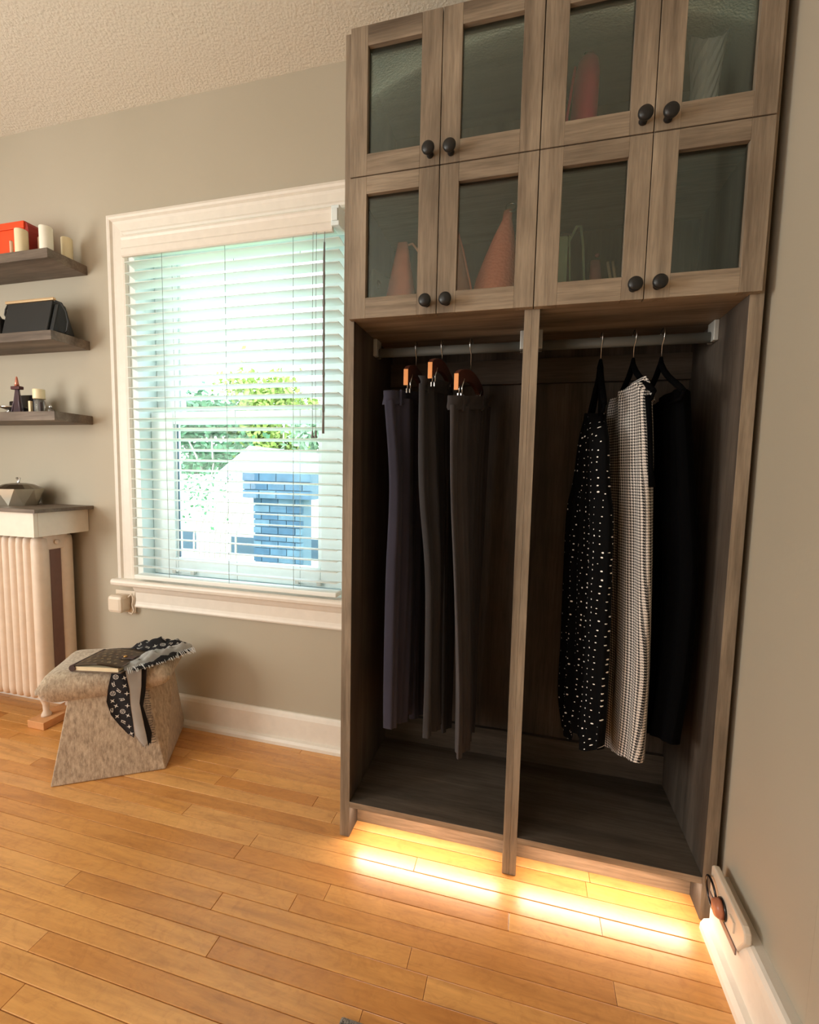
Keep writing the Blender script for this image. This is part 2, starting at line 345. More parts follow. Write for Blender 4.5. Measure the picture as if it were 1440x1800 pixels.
# ================================================================ SETTING
XL, XR, YF, ZC = -2.62, 0.998, -3.42, 2.484
WX0, WX1, WZ0, WZ1 = -1.085, -0.140, 0.600, 1.990       # window opening
bm = bmesh.new(); T = 0.16
box(bm, XL - .1, WX0, 0, T, -0.05, ZC + .05); box(bm, WX1, XR + .1, 0, T, -0.05, ZC + .05)
box(bm, WX0, WX1, 0, T, -0.05, WZ0); box(bm, WX0, WX1, 0, T, WZ1, ZC + .05)
obj('wall_back', bm, m_wall, kind='structure')
bm = B(XR, XR + .1, YF, 0, -0.05, ZC + .05); obj('wall_right', bm, m_wall, kind='structure')
obj('wall_left', B(XL - .1, XL, YF, 0, -0.05, ZC + .05), m_wall, kind='structure')
obj('wall_front', B(XL - .1, XR + .1, YF - .1, YF, -0.05, ZC + .05), m_wall, kind='structure')
obj('ceiling', B(XL - .1, XR + .1, YF - .1, T, ZC, ZC + .1), m_ceil, kind='structure')
bm = bmesh.new(); prism(bm, [(-0.722, 0.0), (-1.75, 0.0), (-1.75, 2.2), (-0.722, 2.2)], XR - .012, XR, 'x'); obj('trim_1', bm, m_wall, kind='structure', bevel=0.004)

# floor: boards one by one over a dark bed
fl = thing('floor', (-0.8, -1.7, 0), kind='structure')
obj('floor_bed', B(XL, XR, YF, 0, -0.05, -0.004), m_gap, fl)
rnd = random.Random(3); PW = 0.0480; y = -0.0080; ri = 0; fixed = {5: -0.132, 13: -0.213}; first = {}
nb = 0
while y > -2.05:
    x = XL + rnd.uniform(-0.9, 0)
    while x < XR:
        L = rnd.choice([0.5, 0.75, 0.95, 1.2, 1.5, 1.9])
        if ri in fixed and x < fixed[ri] and x + L > fixed[ri] - .3: L = fixed[ri] - x
        x0, x1 = max(x, XL), min(x + L, XR)
        if x1 - x0 > 0.05:
            z = rnd.uniform(-0.0006, 0.0002)
            bm = B(x0 + .0004, x1 - .0004, y - PW + .0007, y - .0007, -0.006, z); nb += 1
            obj('floorboard', bm, m_floor, fl, bevel=0.0011)
        x += L
    y -= PW; ri += 1
bm = B(XL, XR, YF, y, -0.006, -0.0005); obj('far_floorboards', bm, m_floor, fl, kind='stuff')

# baseboards
def profile_run(prof, p0, p1, axis):
    """prof: (out, z). axis 'x': runs along x on the back wall (out = -y). axis 'y': along y on the right wall (out = -x)"""
    bm = bmesh.new()
    if axis == 'x': prism(bm, [(-o, z) for o, z in prof], p0, p1, 'x')
    else:
        A = [bm.verts.new((XR - o, p0, z)) for o, z in prof]; Z = [bm.verts.new((XR - o, p1, z)) for o, z in prof]; n = len(prof)
        bm.faces.new(A); bm.faces.new(Z[::-1])
        for i in range(n): bm.faces.new((A[i], Z[i], Z[(i + 1) % n], A[(i + 1) % n]))
    return bm
base_prof = [(0, 0), (.014, 0), (.016, .02), (.016, .108), (.012, .120), (.006, .127), (0, .1275)]
shoe = [(.016, 0), (.034, 0), (.033, .012), (.027, .021), (.016, .025)]
bb = thing('baseboard_back', (-1.2, 0, 0), kind='structure')
obj('board', profile_run(base_prof, XL, -0.002, 'x'), m_white, bb); obj('shoe_moulding', profile_run(shoe, XL, -0.002, 'x'), m_white, bb)
bb = thing('baseboard_right', (XR, -1.5, 0), kind='structure')
bp2 = [(0, 0), (.028, 0), (.032, .02), (.032, .118), (.029, .132), (.024, .141), (.018, .145), (0, .145)]
obj('board', profile_run(bp2, YF, -0.402, 'y'), m_white, bb); obj('shoe_moulding', profile_run([(.030, 0), (.052, 0), (.051, .014), (.044, .026), (.032, .030)], YF, -0.402, 'y'), m_white, bb)

# window
wn = thing('window_1', (-0.61, 0, WZ0), kind='structure')
# moulded casings: cross-section across the width (w from outer edge), depth
cas = [(0, 0), (0, .026), (.010, .030), (.018, .028), (.024, .020), (.034, .018), (.060, .016), (.068, .019), (.076, .017), (.081, .010), (.081, 0)]
ox0, ox1, oz1 = -1.176, -0.049, 2.0824
bm = bmesh.new()
def cas_ring(fn): return [bm.verts.new(fn(w_, d_)) for w_, d_ in cas]
r1 = cas_ring(lambda w_, d_: (ox0 + w_, -d_, 0.611)); r2 = cas_ring(lambda w_, d_: (ox0 + w_, -d_, oz1 - w_))
for i in range(len(cas)): bm.faces.new((r1[i], r2[i], r2[(i + 1) % len(cas)], r1[(i + 1) % len(cas)]))
bm.faces.new(r1); obj('left_casing', bm, m_white, wn)
bm = bmesh.new(); r1 = cas_ring(lambda w_, d_: (ox0 + w_, -d_, oz1 - w_)); r2 = cas_ring(lambda w_, d_: (ox1 - w_, -d_, oz1 - w_))
for i in range(len(cas)): bm.faces.new((r1[i], r2[i], r2[(i + 1) % len(cas)], r1[(i + 1) % len(cas)]))
obj('head_casing', bm, m_white, wn)
bm = bmesh.new(); r1 = cas_ring(lambda w_, d_: (ox1 - w_, -d_, 0.611)); r2 = cas_ring(lambda w_, d_: (ox1 - w_, -d_, oz1 - w_))
for i in range(len(cas)): bm.faces.new((r1[i], r2[i], r2[(i + 1) % len(cas)], r1[(i + 1) % len(cas)]))
bm.faces.new(r1); obj('right_casing', bm, m_white, wn)
st = [(0, .582), (.046, .582), (.052, .588), (.054, .598), (.052, .606), (.046, .611), (-.05, .611), (-.05, .582)]
bm = profile_run([(o, z) for o, z in st], -1.188, -0.037, 'x'); obj('window_stool', bm, m_white, wn)
ap = [(0, .488), (.018, .488), (.020, .494), (.016, .502), (.014, .512), (.014, .552), (.020, .560), (.026, .572), (.028, .582), (0, .582)]
obj('apron', profile_run(ap, -1.100, -0.065, 'x'), m_white, wn)
# jamb liner
bm = bmesh.new()
box(bm, WX0 - .0105, WX0 + .020, -.004, .15, WZ0, WZ1); box(bm, WX1 - .020, WX1 + .0105, -.004, .15, WZ0, WZ1); box(bm, WX0 + .020, WX1 - .020, 0.0, .15, WZ1 - .015, WZ1); box(bm, WX0 + .020, WX1 - .020, 0.03, .15, WZ0, WZ0 + .022)
obj('jamb', bm, m_vinyl, wn)
def sash(name, y0, y1, z0, z1, top, bot, side, glname):
    bm = bmesh.new(); xa, xb = WX0 + .022, WX1 - .022; s2 = side
    box(bm, xa, xa + s2, y0, y1, z0, z1, bev=.003); box(bm, xb - s2, xb, y0, y1, z0, z1, bev=.003)
    box(bm, xa + s2, xb - s2, y0, y1, z1 - top, z1, bev=.003); box(bm, xa + s2, xb - s2, y0, y1, z0, z0 + bot, bev=.003)
    box(bm, xa + s2, xa + s2 + .014, y0 + .008, y1 - .004, z0 + bot, z1 - top); box(bm, xb - s2 - .014, xb - s2, y0 + .008, y1 - .004, z0 + bot, z1 - top)
    o = obj(name, bm, m_vinyl, wn)
    gb = B(xa + s2 + .012, xb - s2 - .012, (y0 + y1) / 2 - .002, (y0 + y1) / 2 + .002, z0 + bot - .002, z1 - top + .002)
    obj('glass_pane', gb, m_glass, o); return o, xa + s2 + .014
lo_s, gx = sash('lower_sash', .055, .085, .625, 1.318, .052, .078, .112, 'g')
sash('upper_sash', .092, .122, 1.272, 1.975, .05, .05, .112, 'g')
bm = bmesh.new(); box(bm, gx - .001, gx + .004, .060, .066, .703, 1.266); obj('glazing_gasket', bm, plain('dark_gasket', (70, 92, 110), 0.6), lo_s)
for xa in (-0.953, -0.372):
    bm = bmesh.new(); box(bm, xa, xa + .1, .040, .0545, .640, .650, bev=.003); lf = obj('sash_lift', bm, m_vinyl, lo_s)
for xa in (-0.958, -0.866, -0.377, -0.283):
    bm = bmesh.new(); box(bm, xa, xa + .018, .038, .0545, .634, .656, bev=.002); obj('lift_bracket', bm, m_brkt, lo_s)

# ================================================================ BLIND
bl = thing('window_blind', (-0.61, -0.03, 0.62), 'white horizontal slatted blind hanging half open in the window', 'blind')
BX0, BX1 = -1.062, -0.158
vp = [(-.062, 1.898), (-.066, 1.902), (-.066, 1.925), (-.062, 1.932), (-.062, 1.960), (-.066, 1.968), (-.064, 1.976), (-.052, 1.976), (-.052, 1.898)]
bm = bmesh.new(); prism(bm, vp, BX0 - .004, -0.178, 'x'); obj('valance', bm, m_white, bl)
bm = bmesh.new(); box(bm, -0.180, -0.150, -.072, -.004, 1.912, 1.978, bev=.003); box(bm, -0.176, -.154, -.078, -.072, 1.925, 1.965, bev=.002); obj('end_bracket', bm, m_vinyl, bl)
bm = B(BX0, -0.181, -.050, -.004, 1.925, 1.970, bev=.002); obj('headrail', bm, m_blind, bl)
tilt = math.radians(6.5); SD = 0.050
def slat_bm():
    bm = bmesh.new(); n = 7; a = []; b = []
    for i in range(n):
        s = (i / (n - 1) - .5) * SD; cam_ = .0028 * (1 - (2 * i / (n - 1) - 1) ** 2)
        yy, zz = s * math.cos(tilt), -s * math.sin(tilt) + cam_
        a.append((yy, zz + .0013)); b.append((yy, zz - .0013))
    prism(bm, a + b[::-1], BX0, BX1, 'x'); return bm
s0 = obj('slat', slat_bm(), m_slat, bl); z = 0.668; k = 0; zc0 = s0.location.z
base = s0.location.copy(); s0.location = (base.x, -0.031, z)
z += .0402
while z < 1.918:
    c = s0.copy(); C.objects.link(c); c.parent = bl; c.matrix_parent_inverse = Matrix.Translation(-WL[bl.name]); c.location = (base.x, -0.031, z + random.uniform(-.0008, .0008)); z += .0402
bm = B(BX0, BX1, -.056, -.006, .622, .640, bev=.004); obj('bottom_rail', bm, m_blind, bl)
for x in (-0.885, -0.607, -0.330):
    for yy in (-.0565, -.0055):
        bm = bmesh.new(); tube(bm, [(x, yy, .640), (x, yy, 1.90)], .0009, 5); obj('ladder_cord', bm, m_cord, bl)
bm = bmesh.new(); tube(bm, [(-0.205, -.066, 1.897), (-.205, -.068, 1.86)], .0012, 6); tube(bm, [(-0.205, -.068, 1.862), (-0.206, -.069, 1.80), (-.206, -.069, 1.28), (-.2065, -.069, 1.215)], [.0030, .0042, .0042, .0046], 6)
for zz in (1.30, 1.42, 1.55, 1.66, 1.75): lathe(bm, [(.0044, -.012), (.0054, 0), (.0044, .012)], (-.206, -.069, zz), 6)
obj('tilt_wand', bm, m_wand, bl)
for x in (-0.249, -0.236):
    bm = bmesh.new(); tube(bm, [(x, -.066, 1.900), (x - .002, -.067, 1.5), (x, -.067, 1.225)], .0009, 5); pc = obj('pull_cord', bm, m_cord, bl)
    bm = bmesh.new(); lathe(bm, [(.0018, .026), (.003, .022), (.0036, .012), (.006, .003), (.0062, 0)], (x, -.067, 1.200), 10); obj('tassel', bm, m_wand, pc)

# ================================================================ BUILT-IN WARDROBE UNITS
YC, YD, YB = -0.379, -0.399, -0.020
ZS, ZU, ZR, ZT = 0.1112, 1.485, 1.839, 2.1956
def frame_door(root, x0, x1, z0, z1, px0, px1, pz0, pz1, knob, lab):
    y0, y1 = YD, YC - .0005
    bm = bmesh.new()
    box(bm, x0, px0, y0, y1, z0, z1, 0); box(bm, px1, x1, y0, y1, z0, z1, 0)
    box(bm, px0, px1, y0, y1, z0, pz0, 1); box(bm, px0, px1, y0, y1, pz1, z1, 1)
    d = obj('door', bm, [m_woodv, m_woodh], root, label=lab, bevel=0.0009)
    obj('glass_pane', B(px0 - .0, px1 + .0, y0 + .012, y0 + .016, pz0 - .0, pz1 + .0), m_cglass, d)
    kx, kz = knob
    bm = bmesh.new(); lathe(bm, [(.0, -.001), (.009, -.001), (.0085, -.004), (.0055, -.009), (.0055, -.016), (.010, -.020), (.0155, -.024), (.0160, -.028), (.0135, -.032), (.007, -.0345), (.0, -.035)], (kx, y0, kz), 20, axis='y'); obj('knob', bm, m_knob, d)
def wardrobe(x0, x1, tl, tr, doors, which, lab):
    """x0..x1 outer faces, tl / tr thickness of the left / right panels"""
    root = thing('wardrobe_unit', ((x0 + x1) / 2, YC, 0), lab, 'wardrobe')
    zt = 2.2026
    def slab(xa, xb, ya, yb, za, zb, mi_in, name='side_panel', inner=None, **k):
        bm = bmesh.new(); box(bm, xa, xb, ya, yb, za, zb)
        # front edge keeps the outer wood colour, inner faces the copy darkened for shade
        for f in bm.faces:
            nrm = f.normal if f.normal.length else None
        bm.normal_update()
        for f in bm.faces:
            cx = f.calc_center_median()
            if f.normal.y < -.5: f.material_index = 0
            elif inner and f.normal.dot(Vector(inner)) > .5: f.material_index = 1
            else: f.material_index = 0
        return obj(name, bm, k.pop('mats'), root, bevel=.0008)
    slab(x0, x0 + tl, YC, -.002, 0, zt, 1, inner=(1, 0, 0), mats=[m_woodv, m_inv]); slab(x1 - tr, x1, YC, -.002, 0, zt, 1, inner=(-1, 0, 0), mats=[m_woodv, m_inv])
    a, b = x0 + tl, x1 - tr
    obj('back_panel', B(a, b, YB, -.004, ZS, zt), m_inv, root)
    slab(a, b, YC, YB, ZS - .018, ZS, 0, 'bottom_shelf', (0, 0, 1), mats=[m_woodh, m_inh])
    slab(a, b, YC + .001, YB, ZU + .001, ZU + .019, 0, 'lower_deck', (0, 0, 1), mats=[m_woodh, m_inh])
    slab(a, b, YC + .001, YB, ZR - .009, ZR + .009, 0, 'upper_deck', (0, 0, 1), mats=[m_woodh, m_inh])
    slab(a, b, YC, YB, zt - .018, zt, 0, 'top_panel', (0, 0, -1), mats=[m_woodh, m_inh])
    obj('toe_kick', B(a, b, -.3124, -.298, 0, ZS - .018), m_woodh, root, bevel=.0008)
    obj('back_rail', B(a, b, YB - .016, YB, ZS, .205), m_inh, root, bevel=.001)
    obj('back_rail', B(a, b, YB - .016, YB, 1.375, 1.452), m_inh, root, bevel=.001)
    # hanging rail: an oval bar on two end brackets
    bm = bmesh.new(); n = 16
    sec = [(-.200 + .0075 * math.cos(2 * PI * k / n), 1.4465 + .0140 * math.sin(2 * PI * k / n)) for k in range(n)]
    prism(bm, sec, a + .004, b - .004, 'x')
    for f in bm.faces:
        if len(f.verts) == 4: f.smooth = True
    rl = obj('hanging_rail', bm, m_rod, root)
    for xa, xb in ((a, a + .012), (b - .012, b)):
        obj('rail_bracket', B(xa, xb, -.222, -.178, 1.434, ZU, bev=.002), m_brkt, rl)
    # lamp strip tucked under the shelf lip
    ls = obj('led_strip', B(a + .012, b - .012, -.352, -.345, ZS - .0235, ZS - .0185), m_led, root, label='glowing warm light strip under the bottom shelf')
    for d in doors: frame_door(root, *d)
    return root
def led(x0, x1):
    l = area('under_shelf_light', ((x0 + x1) / 2, -.356, ZS - .026), ((x0 + x1) / 2, -.42, 0), x1 - x0, .02, 1.0, (1.0, 0.80, 0.62)); return l
zl, zh = (1.537, 1.795), (1.892, 2.148)
wardrobe(0.0, .4937, .0297, .0182, [
    (.022, .2575, ZU, ZR - .0015, .068, .207, *zl, (.234, 1.510), 'lower left glazed door'),
    (.2595, .4950, ZU, ZR - .0015, .307, .449, *zl, (.285, 1.510), 'lower right glazed door'),
    (.022, .2575, ZR + .0015, ZT, .068, .207, zh[0], zh[1], (.234, 1.865), 'upper left glazed door'),
    (.2595, .4950, ZR + .0015, ZT, .307, .449, zh[0], zh[1], (.286, 1.863), 'upper right glazed door')], 0,
    'tall grey-brown wardrobe unit beside the window, three pairs of trousers hanging in it')
wardrobe(.4939, .982, .0182, .0285, [
    (.4972, .7360, ZU, ZR - .0015, .549, .689, *zl, (.713, 1.510), 'lower left glazed door'),
    (.7380, .9690, ZU, ZR - .0015, .789, .925, *zl, (.763, 1.511), 'lower right glazed door'),
    (.4972, .7360, ZR + .0015, ZT, .549, .687, zh[0], zh[1] - .008, (.713, 1.864), 'upper left glazed door'),
    (.7380, .9690, ZR + .0015, ZT, .789, .925, zh[0], zh[1] - .008, (.763, 1.861), 'upper right glazed door')], 1,
    'tall grey-brown wardrobe unit against the right wall, three dresses hanging in it')
led(.045, .465); led(.525, .94)

# ================================================================ HANGERS AND CLOTHES
def hook(bm, x, y, ztop, zbot, lean=0.0, r=.0013):
    pts = []
    R_ = .0155; zc = ztop - R_
    for k in range(13):
        a = math.radians(-40 + 220 * k / 12); pts.append((x, y + R_ * math.cos(a), zc + R_ * math.sin(a)))
    pts.append((x, y - R_ * .8, zc - .016)); pts.append((x, y, zc - .030)); pts.append((x, y, zbot))
    tube(bm, pts, r, 8)
def rot_pts(pts, c, ang):
    out = []
    for p in pts:
        v = Vector(p) - Vector(c); v = Matrix.Rotation(ang, 3, 'Z') @ v; out.append(tuple(v + Vector(c)))
    return out
def spin(bm, c, ang): bmesh.ops.rotate(bm, verts=bm.verts, cent=c, matrix=Matrix.Rotation(ang, 3, 'Z'))
def trouser_hanger(x, dz, ang, lab):
    c = (x, -.2, 0); root = thing('trouser_hanger', (x, -.2, 1.36 + dz), lab, 'hanger')
    # arched flat wooden bar, running front to back
    bm = bmesh.new(); n = 15; A = []; Z = []
    for i in range(n):
        t = i / (n - 1) * 2 - 1; yy = -.2 + t * .133; zt = 1.402 + dz - .028 * t * t; h = .034 + .010 * t * t
        if i in (0, n - 1): zt -= .004
        A.append((yy, zt)); Z.append((yy, zt - h))
    prism(bm, A + Z[::-1], x - .0065, x + .0065, 'x'); bm.normal_update(); bm.faces.ensure_lookup_table()
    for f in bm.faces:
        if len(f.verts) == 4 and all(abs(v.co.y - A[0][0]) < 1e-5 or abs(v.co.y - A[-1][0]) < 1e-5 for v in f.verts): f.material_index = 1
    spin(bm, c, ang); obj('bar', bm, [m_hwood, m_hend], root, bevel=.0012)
    bm = bmesh.new(); hook(bm, x, -.2, 1.4758, 1.398 + dz); spin(bm, c, ang); obj('hook', bm, m_chrome, root)
    for yy in (-.292, -.108):
        bm = bmesh.new(); zt = 1.345 + dz
        for s in (-1, 1):
            tube(bm, [(x + s * .010, yy, zt + .018), (x + s * .004, yy, zt - .004), (x + s * .0045, yy, zt - .026)], .0022, 6)
            box(bm, x + s * .0045 - .0015, x + s * .0045 + .0015, yy - .011, yy + .011, zt - .034, zt - .022)
        tube(bm, [(x, yy, zt + .034), (x, yy, zt)], .0018, 6); spin(bm, c, ang); obj('clip', bm, m_chrome, root)
trouser_hanger(.160, -.004, math.radians(2), 'wooden clip hanger nearest the window, holding the navy-black trousers')
trouser_hanger(.239, .012, math.radians(-3), 'wooden clip hanger between the two others, its orange end set highest')
trouser_hanger(.325, -.020, math.radians(-9), 'wooden clip hanger nearest the wardrobe divider, holding brownish charcoal trousers')

def trousers(mat, waist, near, far, lab, seed):
    """waist / near / far: rows of centrelines; near = front leg, far = rear leg"""
    root = thing('trousers', (waist[0][1][0], -.2, near[-1][0][2]), lab, 'trousers')
    bm = drape(near, .012, 36, 80, .0085, 2.3, seed, fold0=.6); bm2 = drape(far, .012, 32, 80, .0080, 2.2, seed + 1, fold0=.6)
    obj('leg', bm, mat, root, fixn=False); obj('leg', bm2, mat, root, fixn=False)
    # waistband: the same line, a little thicker, top 35 mm
    top = waist[0]; d = [tuple(Vector(p) + Vector((0, 0, .002))) for p in top]; e = [tuple(Vector(p) - Vector((0, 0, .036))) for p in top]
    mid = [tuple((Vector(p) + Vector(q)) / 2) for p, q in zip(d, e)]
    obj('waistband', drape([d, mid, e], .017, 26, 6, .0060, 2.0, seed + 2, fold0=.9), mat, root, fixn=False)
    for t in (.25, .7):
        p = catmull(top, 11)[int(t * 10)]; bm = B(p.x + .010, p.x + .0165, p.y - .004, p.y + .004, p.z - .040, p.z + .004, bev=.001); obj('belt_loop', bm, mat, root)
def row(z0, z1, *xy):
    n = len(xy); return [(x, y, z0 + (z1 - z0) * i / (n - 1)) for i, (x, y) in enumerate(xy)]
trousers(m_trz1,
    [row(1.305, 1.330, (.105, -.345), (.148, -.285), (.168, -.20), (.162, -.075)), row(1.20, 1.20, (.118, -.345), (.150, -.285), (.170, -.20), (.165, -.075))],
    [row(1.285, 1.30, (.108, -.345), (.150, -.285), (.170, -.19)), row(1.05, 1.05, (.128, -.345), (.155, -.28), (.170, -.19)), row(.80, .80, (.126, -.345), (.160, -.28), (.168, -.205)), row(.50, .50, (.126, -.34), (.155, -.28), (.166, -.21)), row(.327, .318, (.124, -.335), (.150, -.28), (.164, -.215))],
    [row(1.30, 1.31, (.168, -.215), (.168, -.15), (.162, -.075)), row(1.0, 1.0, (.172, -.21), (.174, -.15), (.168, -.08)), row(.6, .6, (.170, -.20), (.176, -.15), (.176, -.085)), row(.285, .265, (.168, -.19), (.176, -.14), (.178, -.09))],
    'navy-black trousers hanging nearest the window', 11)
trousers(m_trz2,
    [row(1.345, 1.355, (.204, -.335), (.214, -.28), (.244, -.20), (.247, -.075)), row(1.22, 1.22, (.208, -.335), (.225, -.28), (.246, -.20), (.248, -.075))],
    [row(1.325, 1.33, (.204, -.338), (.222, -.28), (.246, -.195)), row(1.05, 1.05, (.209, -.338), (.238, -.28), (.252, -.195)), row(.80, .80, (.230, -.338), (.252, -.28), (.258, -.21)), row(.50, .50, (.237, -.335), (.256, -.27), (.256, -.22)), row(.315, .305, (.239, -.33), (.258, -.27), (.254, -.225))],
    [row(1.33, 1.335, (.246, -.215), (.250, -.15), (.247, -.075)), row(1.0, 1.0, (.262, -.215), (.260, -.15), (.255, -.08)), row(.6, .6, (.266, -.205), (.272, -.15), (.268, -.09)), row(.262, .235, (.264, -.20), (.272, -.14), (.270, -.09))],
    'plain charcoal trousers hanging in the middle of the three pairs', 21)
trousers(m_trz3,
    [row(1.288, 1.318, (.290, -.345), (.318, -.27), (.346, -.20), (.374, -.095)), row(1.20, 1.20, (.292, -.345), (.318, -.27), (.342, -.20), (.370, -.095))],
    [row(1.265, 1.275, (.290, -.345), (.318, -.28), (.342, -.20)), row(1.05, 1.05, (.296, -.345), (.320, -.28), (.338, -.20)), row(.85, .85, (.308, -.345), (.330, -.28), (.338, -.21)), row(.50, .50, (.327, -.34), (.346, -.28), (.346, -.22)), row(.276, .268, (.334, -.338), (.354, -.28), (.350, -.22))],
    [row(1.28, 1.295, (.342, -.205), (.358, -.15), (.372, -.095)), row(1.0, 1.0, (.340, -.205), (.352, -.15), (.362, -.10)), row(.6, .6, (.346, -.20), (.352, -.15), (.352, -.11)), row(.262, .240, (.345, -.19), (.352, -.15), (.352, -.12))],
    'longest, brownish charcoal trousers hanging nearest the wardrobe divider', 31)

def dress_hanger(x, ang, lab, half=.165, drop=.085):
    c = (x, -.2, 0); root = thing('dress_hanger', (x, -.2, 1.36), lab, 'hanger')
    bm = bmesh.new(); hook(bm, x, -.2, 1.4765, 1.372); spin(bm, c, ang); obj('hook', bm, m_chrome, root)
    bm = bmesh.new(); pts = []; n = 12
    for i in range(n + 1):
        t = i / n * 2 - 1; pts.append((x, -.2 + t * half, 1.385 - .028 * (1 - math.exp(-abs(t) * 5)) - (drop - .028) * abs(t) ** 1.15))
    tube(bm, pts, [.006] + [.0075] * (n - 1) + [.006], 8)
    tube(bm, [(x, -.2 - half, pts[0][2]), (x, -.2 - half * .93, pts[0][2] - .016), (x, -.2, pts[0][2] - .018), (x, -.2 + half * .93, pts[0][2] - .016), (x, -.2 + half, pts[0][2])], .004, 6)
    tube(bm, [(x, -.2, 1.378), (x, -.2, 1.402)], [.009, .004], 8)
    spin(bm, c, ang); obj('body', bm, m_velvet, root); return root
dress_hanger(.680, 0.0, 'black padded hanger with the spotted dress', .11, .12)
dress_hanger(.762, math.radians(6), 'black padded hanger carrying the checked dress', .165, .10)
dress_hanger(.830, math.radians(4), 'black padded hanger closest to the right wall', .165, .10)
# spotted dress
root = thing('dress', (.68, -.2, .3), 'black strappy dress with white polka dots, hanging nearest the divider', 'dress')
obj('skirt', drape([row(1.262, 1.25, (.668, -.165), (.672, -.20), (.676, -.255)), row(1.19, 1.175, (.655, -.14), (.668, -.22), (.680, -.33)), row(1.07, 1.06, (.645, -.135), (.665, -.22), (.687, -.335)),
    row(.98, .98, (.630, -.13), (.662, -.22), (.697, -.34)), row(.80, .80, (.628, -.13), (.665, -.23), (.703, -.34)), row(.60, .60, (.628, -.13), (.670, -.23), (.708, -.34)), row(.42, .45, (.628, -.13), (.672, -.23), (.710, -.34)),
    [(.650, -.13, .300), (.658, -.17, .345), (.668, -.22, .320), (.680, -.27, .372), (.694, -.31, .352), (.708, -.34, .372)]], .042, 44, 90, .0085, 4.0, 5, fold0=.3), m_dots, root, fixn=False)
for p, q in (((.664, -.150, 1.25), (.680, -.196, 1.385)), ((.676, -.262, 1.24), (.680, -.206, 1.385)), ((.655, -.142, 1.20), (.672, -.18, 1.33)), ((.679, -.300, 1.20), (.682, -.225, 1.34))):
    bm = bmesh.new(); tube(bm, [p, tuple((Vector(p) + Vector(q)) / 2 + Vector((0, 0, .004))), q], .0042, 6); obj('shoulder_strap', bm, m_black, root)
# checked dress
root = thing('dress', (.77, -.2, .3), 'black and cream checked sleeveless dress with a back zip', 'dress')
obj('dress_body', drape([row(1.300, 1.318, (.738, -.105), (.752, -.18), (.757, -.24), (.765, -.305)), row(1.265, 1.285, (.732, -.105), (.748, -.19), (.758, -.25), (.775, -.325)), row(1.14, 1.14, (.722, -.12), (.742, -.2), (.765, -.27), (.784, -.335)), row(1.02, 1.02, (.728, -.125), (.748, -.2), (.772, -.27), (.790, -.335)),
    row(.83, .85, (.740, -.13), (.756, -.2), (.780, -.27), (.800, -.34)), row(.60, .62, (.752, -.14), (.768, -.2), (.790, -.28), (.805, -.34)), row(.42, .46, (.755, -.14), (.770, -.2), (.792, -.28), (.806, -.34)),
    [(.757, -.14, .285), (.772, -.2, .305), (.792, -.28, .335), (.803, -.34, .352)]], .046, 40, 90, .0052, 2.2, 9, fold0=.8), m_check, root, fixn=False)
# shoulder cap curling over the hanger end
bm = drape([row(1.318, 1.322, (.752, -.215), (.760, -.26), (.766, -.31)), row(1.330, 1.330, (.757, -.22), (.764, -.27), (.771, -.315)), row(1.320, 1.304, (.765, -.23), (.774, -.28), (.780, -.328)), row(1.29, 1.265, (.776, -.25), (.784, -.29), (.789, -.335))], .006, 12, 14, .0, 1, 3)
obj('shoulder', bm, m_check, root, fixn=False)
bm = bmesh.new(); tube(bm, [(.7335, -.158, 1.275), (.7330, -.160, 1.245)], .0022, 6); tube(bm, [(.734, -.158, 1.285), (.7335, -.158, 1.275)], .005, 6); obj('zip_pull', bm, m_chrome, root)
bm = bmesh.new(); tube(bm, [(.7275, -.165, 1.25), (.722, -.168, 1.14), (.727, -.172, 1.02), (.738, -.172, .88)], .0022, 5); obj('zip', bm, m_black, root)
bm = bmesh.new(); tube(bm, [(.772, -.340, 1.28), (.779, -.348, 1.20), (.786, -.352, 1.10), (.792, -.348, 1.06)], [.007, .006, .006, .008], 8); obj('armhole_binding', bm, m_black, root)
# black dress
root = thing('dress', (.86, -.2, .35), 'plain black dress hanging closest to the right wall', 'dress')
obj('dress_body', drape([row(1.262, 1.300, (.838, -.10), (.845, -.18), (.850, -.24), (.856, -.31)), row(1.20, 1.20, (.836, -.10), (.846, -.2), (.852, -.25), (.862, -.335)), row(1.05, 1.05, (.845, -.10), (.856, -.2), (.864, -.26), (.876, -.34)),
    row(.84, .84, (.860, -.12), (.870, -.2), (.880, -.26), (.896, -.34)), row(.60, .60, (.866, -.12), (.872, -.2), (.882, -.27), (.895, -.34)), [(.868, -.12, .335), (.872, -.2, .36), (.876, -.27, .40), (.880, -.34, .415)]], .050, 34, 60, .008, 3.0, 14, fold0=.5), m_black, root, fixn=False)

